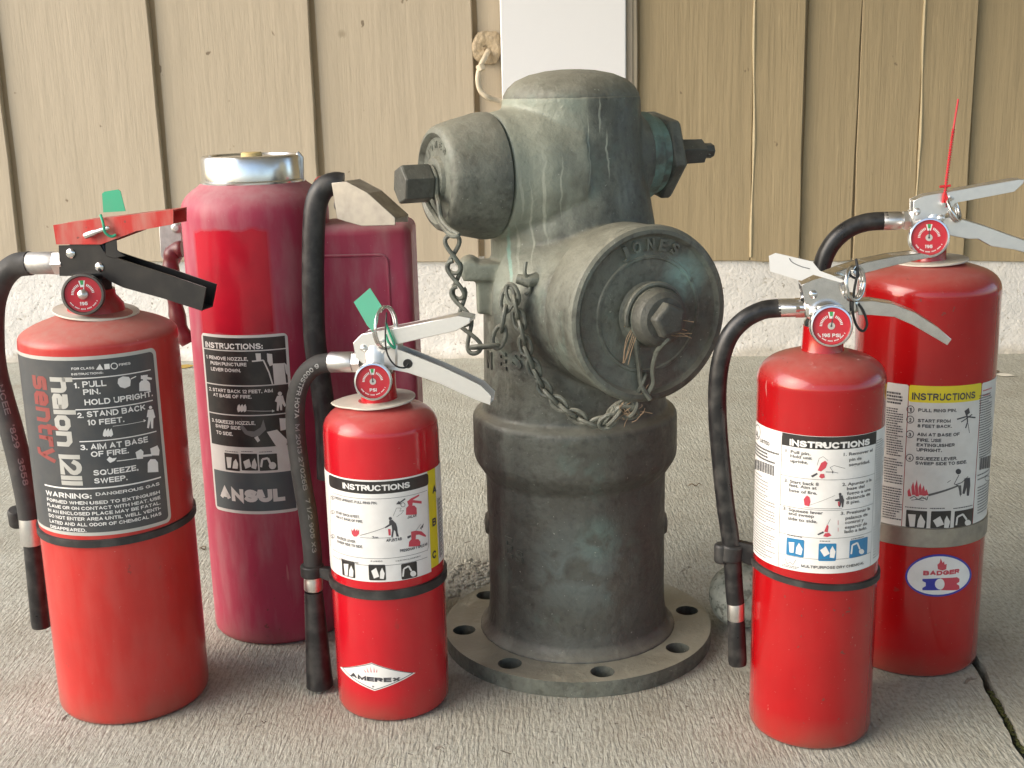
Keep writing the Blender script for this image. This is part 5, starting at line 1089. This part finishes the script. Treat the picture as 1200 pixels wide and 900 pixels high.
MB().lathe([(r, hb[1]), (r+.0014, hb[1]+.0008), (r+.0014, hb[0]-.0008), (r, hb[0])], (X, Y, 0), seg=96, cap=False).build('steel_band', metal_mat('brushed steel band', (.42, .40, .36, 1), .38), root, smooth=30)
pc = F.pt(1115, 247, -.014); pin_ring(pc, .0110, .0015, (.8, -.5, .45), root, M['chrome'], turns=1.9)
cyl_along('pull_pin', [(.0020, -.018), (.0020, .012)], F.pt(1102, 238, 0), F.n, M['chrome'], root, 10)
ztie = []
za_, zb_ = F.pt(1109, 243, -.013), F.pt(1123, 116, -.004)
tie = MB().tube([za_, F.pt(1107, 228, -.013), F.pt(1109.5, 205, -.012), F.pt(1115, 165, -.008), F.pt(1120, 135, -.005), zb_], .0009, 6)
for k in range(26):
    t_ = k/25; p_ = F.pt(1107.5+9*t_*.95+1.2*t_*t_, 226-74*t_, -.0125+.004*t_); tie.lathe([(.0004, -.0009), (.0017, -.0004), (.0017, .0004), (.0004, .0009)], p_, (.1, 0, 1), 8)
tie.tube([F.pt(1101, 219, -.0125), F.pt(1114, 217.5, -.0125)], .0012, 6); tie.tube(spline([F.pt(1105, 240, -.0125), F.pt(1107, 226, -.0128), F.pt(1111, 236, -.0125)], 4), .0013, 6)
o = tie.build('zip_tie', M['red_tie'], None, origin=za_); tag(o, 'thin beaded red nylon tie sticking straight up from the rear right lever', 'zip tie')
L6 = Print(X, Y, r, root, 'label', (1010, 430, 3.103)); PRINTS.append((L6, {}))
uf = lambda x, y=350: L6.uv(x, y)[0]
v1 = L6.uv(290, 70)[1]; v0 = L6.uv(270, 592)[1]
L6.rrect('p_light', -1.5*r, v0+.0005, uf(158)-.0006, v1, .002, kind='b'); L6.rrect('p_light', uf(158), v0, uf(415), v1, .002, kind='b'); L6.rrect('p_light', uf(415)+.0008, v0+.0005, 1.5*r, v1-.0005, .002, kind='b'); L6.up()
L6.rrect('p_yellow', uf(158), L6.uv(290, 131)[1], uf(415), v1, .002); L6.up(); L6.text('p_ink', 'INSTRUCTIONS', 182, 118, 410, 26, .02)
for k, y_ in ((1, 154), (2, 191), (3, 244), (4, 330)): L6.circ('p_ink', 178-k, y_, 13, ring=2.5); L6.text('p_ink', str(k), 173-k, y_+8, 182-k, 14, .02)
for t, xl, xr, y_ in (('PULL RING PIN.', 205, 343, 162), ('START FROM', 203, 322, 200), ('8 FEET BACK.', 202, 326, 219), ('AIM AT BASE OF', 201, 354, 250), ('FIRE. USE', 200, 288, 270), ('EXTINGUISHER', 199, 336, 288), ('UPRIGHT.', 198, 290, 306), ('SQUEEZE LEVER.', 196, 345, 337), ('SWEEP SIDE TO SIDE.', 194, 380, 354)): L6.text('p_ink', t, xl, y_, xr, 12, .02)
L6.micro('p_ink', 92, 95, 148, 130, 4, 7); L6.micro('p_ink', 90, 152, 150, 320, 20, 4.5); L6.micro('p_ink', 82, 335, 148, 420, 10, 4.5); L6.micro('p_ink', 76, 440, 145, 550, 13, 4.5)
L6.micro('p_rose', 440, 82, 470, 100, 2, 4); L6.micro('p_lines', 426, 100, 470, 320, 26, 4); L6.micro('p_lines', 420, 385, 466, 400, 2, 4); L6.micro('p_lines', 420, 430, 462, 520, 10, 4); L6.circ('p_ink', 455, 405, 9, ring=2)
for k in range(14): L6.box2('p_ink', 428+k*2.8, 332-k*.8, 1.2+(k*5 % 3)*.5, 42)
for x0_, y0_, h_ in ((168, 470, 30), (182, 465, 48), (195, 470, 60), (208, 466, 44), (220, 468, 38), (230, 466, 22)): L6.poly('p_rose', [(x0_, y0_), (x0_-2, y0_-h_*.6), (x0_+5, y0_-h_), (x0_+9, y0_-h_*.5), (x0_+13, y0_)])
L6.line('p_ink', [(175, 478), (190, 470), (205, 482), (220, 472), (236, 484), (240, 470)], 2.5); L6.line('p_ink', [(180, 484), (235, 476)], 2); L6.line('p_ink', [(195, 480), (225, 486)], 2)
L6.poly('p_lines', [(240, 462), (350, 428), (352, 433), (242, 470)]); L6.circ('p_ink', 350, 380, 10); L6.line('p_ink', [(352, 392), (335, 425), (350, 432), (358, 470)], 2.5); L6.line('p_ink', [(385, 398), (362, 420), (340, 428)], 3); L6.poly('p_ink', [(372, 405), (392, 402), (393, 430), (388, 468), (380, 468), (380, 438), (372, 462), (364, 460), (370, 425)]); L6.poly('p_lines', [(352, 430), (360, 430), (362, 465), (354, 465)]); L6.line('p_lines', [(310, 420), (322, 412)], 2)
L6.line('p_ink', [(345, 190), (378, 180), (412, 184)], 5); L6.line('p_ink', [(380, 158), (383, 200), (376, 222)], 5); L6.line('p_ink', [(360, 200), (400, 172)], 4); L6.poly('p_ink', [(372, 160), (388, 148), (392, 166), (378, 178)]); L6.line('p_ink', [(385, 205), (390, 240)], 2)
for x_, y_, w_ in ((160, 522, 76), (250, 524, 72), (335, 520, 66)): L6.rect('p_black', x_, y_, x_+w_, y_+62, .0008); L6.micro('p_ink', x_-3, y_-10, x_+w_, y_-9, 1, 3.5)
L6.up(); W_ = 'p_light'
L6.poly(W_, [(168, 534), (196, 536), (192, 580), (174, 580)]); L6.poly(W_, [(200, 582), (204, 556), (214, 535), (230, 562), (225, 584)]); L6.poly(W_, [(258, 558), (284, 542), (298, 572), (272, 582)]); L6.poly(W_, [(298, 584), (300, 556), (308, 540), (320, 562), (314, 585)]); L6.line(W_, [(342, 575), (346, 545), (366, 535), (380, 555)], 7); L6.circ(W_, 384, 566, 11)
L7 = Print(X, Y, r, root, 'badge', (1010, 430, 3.103)); PRINTS.append((L7, {}))
ell = lambda a_, b_: [(278+a_*cos(2*pi*k/40), 758-b_*sin(2*pi*k/40)-(a_*cos(2*pi*k/40))*.03) for k in range(40)]
L7.poly('p_navy', ell(120, 77), kind='b'); L7.up(); L7.poly('p_white', ell(113, 70)); L7.up(); L7.text('p_rose', 'BADGER', 222, 757, 352, 17, .07)
L7.poly('p_rose', [(276, 735), (274, 718), (282, 712), (286, 695), (293, 712), (298, 706), (300, 718), (308, 716), (306, 735), (292, 740)])
bite = lambda sg: [(285+sg*20*sin(radians(t_)), 789-20*cos(radians(t_))) for t_ in range(0, 181, 20)]
L7.poly('p_navy', [(220, 770), (284, 767)]+bite(-1)+[(284, 811), (220, 811), (220, 803), (232, 796), (232, 784), (220, 778)])
L7.poly('p_rose', [(286, 767), (345, 764), (354, 770), (353, 781), (343, 788), (353, 795), (354, 806), (345, 811), (286, 811)]+list(reversed(bite(.75))))

# ---- round stone behind the hose
c_ = floor_at(866, 741); c_ = Vector((c_.x+.004, c_.y+.018, 0))
m_st = newmat('pale green weathered stone', rough=.85); a_ = mix(m_st, ramp(m_st, noise(m_st, 60, 6), [(.35, 0.), (.65, 1.)]), (.20, .235, .20, 1), (.40, .42, .36, 1)); setc(m_st, mix(m_st, ramp(m_st, noise(m_st, 150, 4), [(.36, .8), (.46, 0.)]), a_, (.10, .11, .09, 1))); bump(m_st, noise(m_st, 90, 5), .8, .003)
st = MB(); rs = random.Random(4); prof_ = [(.0001, .0)]+[(.0345*sin(pi*k/14)**.9, .0345*1.0*(1-cos(pi*k/14))) for k in range(1, 14)]+[(.0001, .069)]
st.lathe(prof_, (0,0,0), seg=32, cap=False); st.v = [(c_.x+x*(1+.05*sin(3*atan2(y, x)+z*60)), c_.y+y*(1+.05*sin(2*atan2(y, x)+1)), z*(1+.03*sin(x*90))) for x, y, z in st.v]
o = st.build('round_stone', m_st, None, origin=(c_.x, c_.y, 0)); tag(o, 'pale green weathered round stone on the floor between the flange and the front right hose', 'stone')
# ---- small litter on the slab
m_leaf = flat('dry yellow leaf', (.45, .30, .06, 1), .7, .3); m_twig = flat('dry twig', (.14, .10, .06, 1), .8, .2); m_white = flat('pale leaf scrap', (.62, .60, .52, 1), .7, .2)
def twig(px, py, L, ang, name, label, cat, mat, rr=.0007, curl=.3):
    c_ = floor_at(px, py); P = [c_+Vector((cos(ang+curl*t_)*L*t_, sin(ang+curl*t_)*L*t_, .001+.003*sin(pi*abs(t_)))) for t_ in (-1, -.5, 0, .5, 1)]
    o = MB().tube(spline(P, 4), rr, 6).build(name, mat, None, origin=c_); tag(o, label, cat)
twig(240, 645, .010, .9, 'twig', 'curved dry twig on the floor right of the far left extinguisher', 'twig', m_twig, curl=1.6)
twig(815, 570, .010, .1, 'twig', 'short dry twig on the floor right of the hydrant barrel', 'twig', m_twig)
def scrap(px, py, w_, h_, ang, label, mat):
    c_ = floor_at(px, py); e1 = Vector((cos(ang), sin(ang), 0)); e2 = Vector((-sin(ang), cos(ang), .25))
    P = [(-1, -.1), (-.5, -.55), (.2, -.6), (1, 0), (.3, .5), (-.6, .45)]; mb = MB().prism([c_+e1*(a_*w_)+e2*(b_*h_)+Vector((0, 0, .003)) for a_, b_ in P], e1.cross(e2).normalized(), .0006)
    o = mb.build('leaf_scrap', mat, None, origin=c_); tag(o, label, 'leaf')
scrap(216, 431, .022, .016, .3, 'yellow dry leaf at the wall foot left of the raspberry red extinguisher', m_leaf)
scrap(1178, 441, .016, .010, -.5, 'pale leaf scrap on the floor by the wall at the far right', m_white)
scrap(1168, 437, .008, .008, .5, 'small brown leaf scrap beside the pale one at the far right', m_twig)
scrap(505, 446, .010, .004, .1, 'small brown leaf scrap below the silver levers left of the hydrant', m_twig)
# rough spalled patch of concrete beside the flange
mb = MB(); rs = random.Random(9)
for i in range(240):
    px, py = rs.uniform(526, 574), rs.uniform(655, 700)
    if (px-524)*.75+(py-655) < 18 or (py > 690 and px > 540): continue
    p_ = floor_at(px, py); R0 = rs.uniform(.0012, .0042); mb.lathe([(R0*1.2, -.001), (R0, R0*.3), (R0*.5, R0*.55), (.0001, R0*.6)], p_, (rs.uniform(-.2, .2), rs.uniform(-.2, .2), 1), 7, phase=rs.random()*6)
o = mb.build('concrete_crumbs', mc, None, smooth=60); o['kind'] = 'stuff'

flush_text()
for pr_, kw in PRINTS: finish_print(pr_, **kw)
do_hose_text()
for o in bpy.data.objects:
    if '_o' in o: del o['_o']
scene.cycles.max_bounces = 8
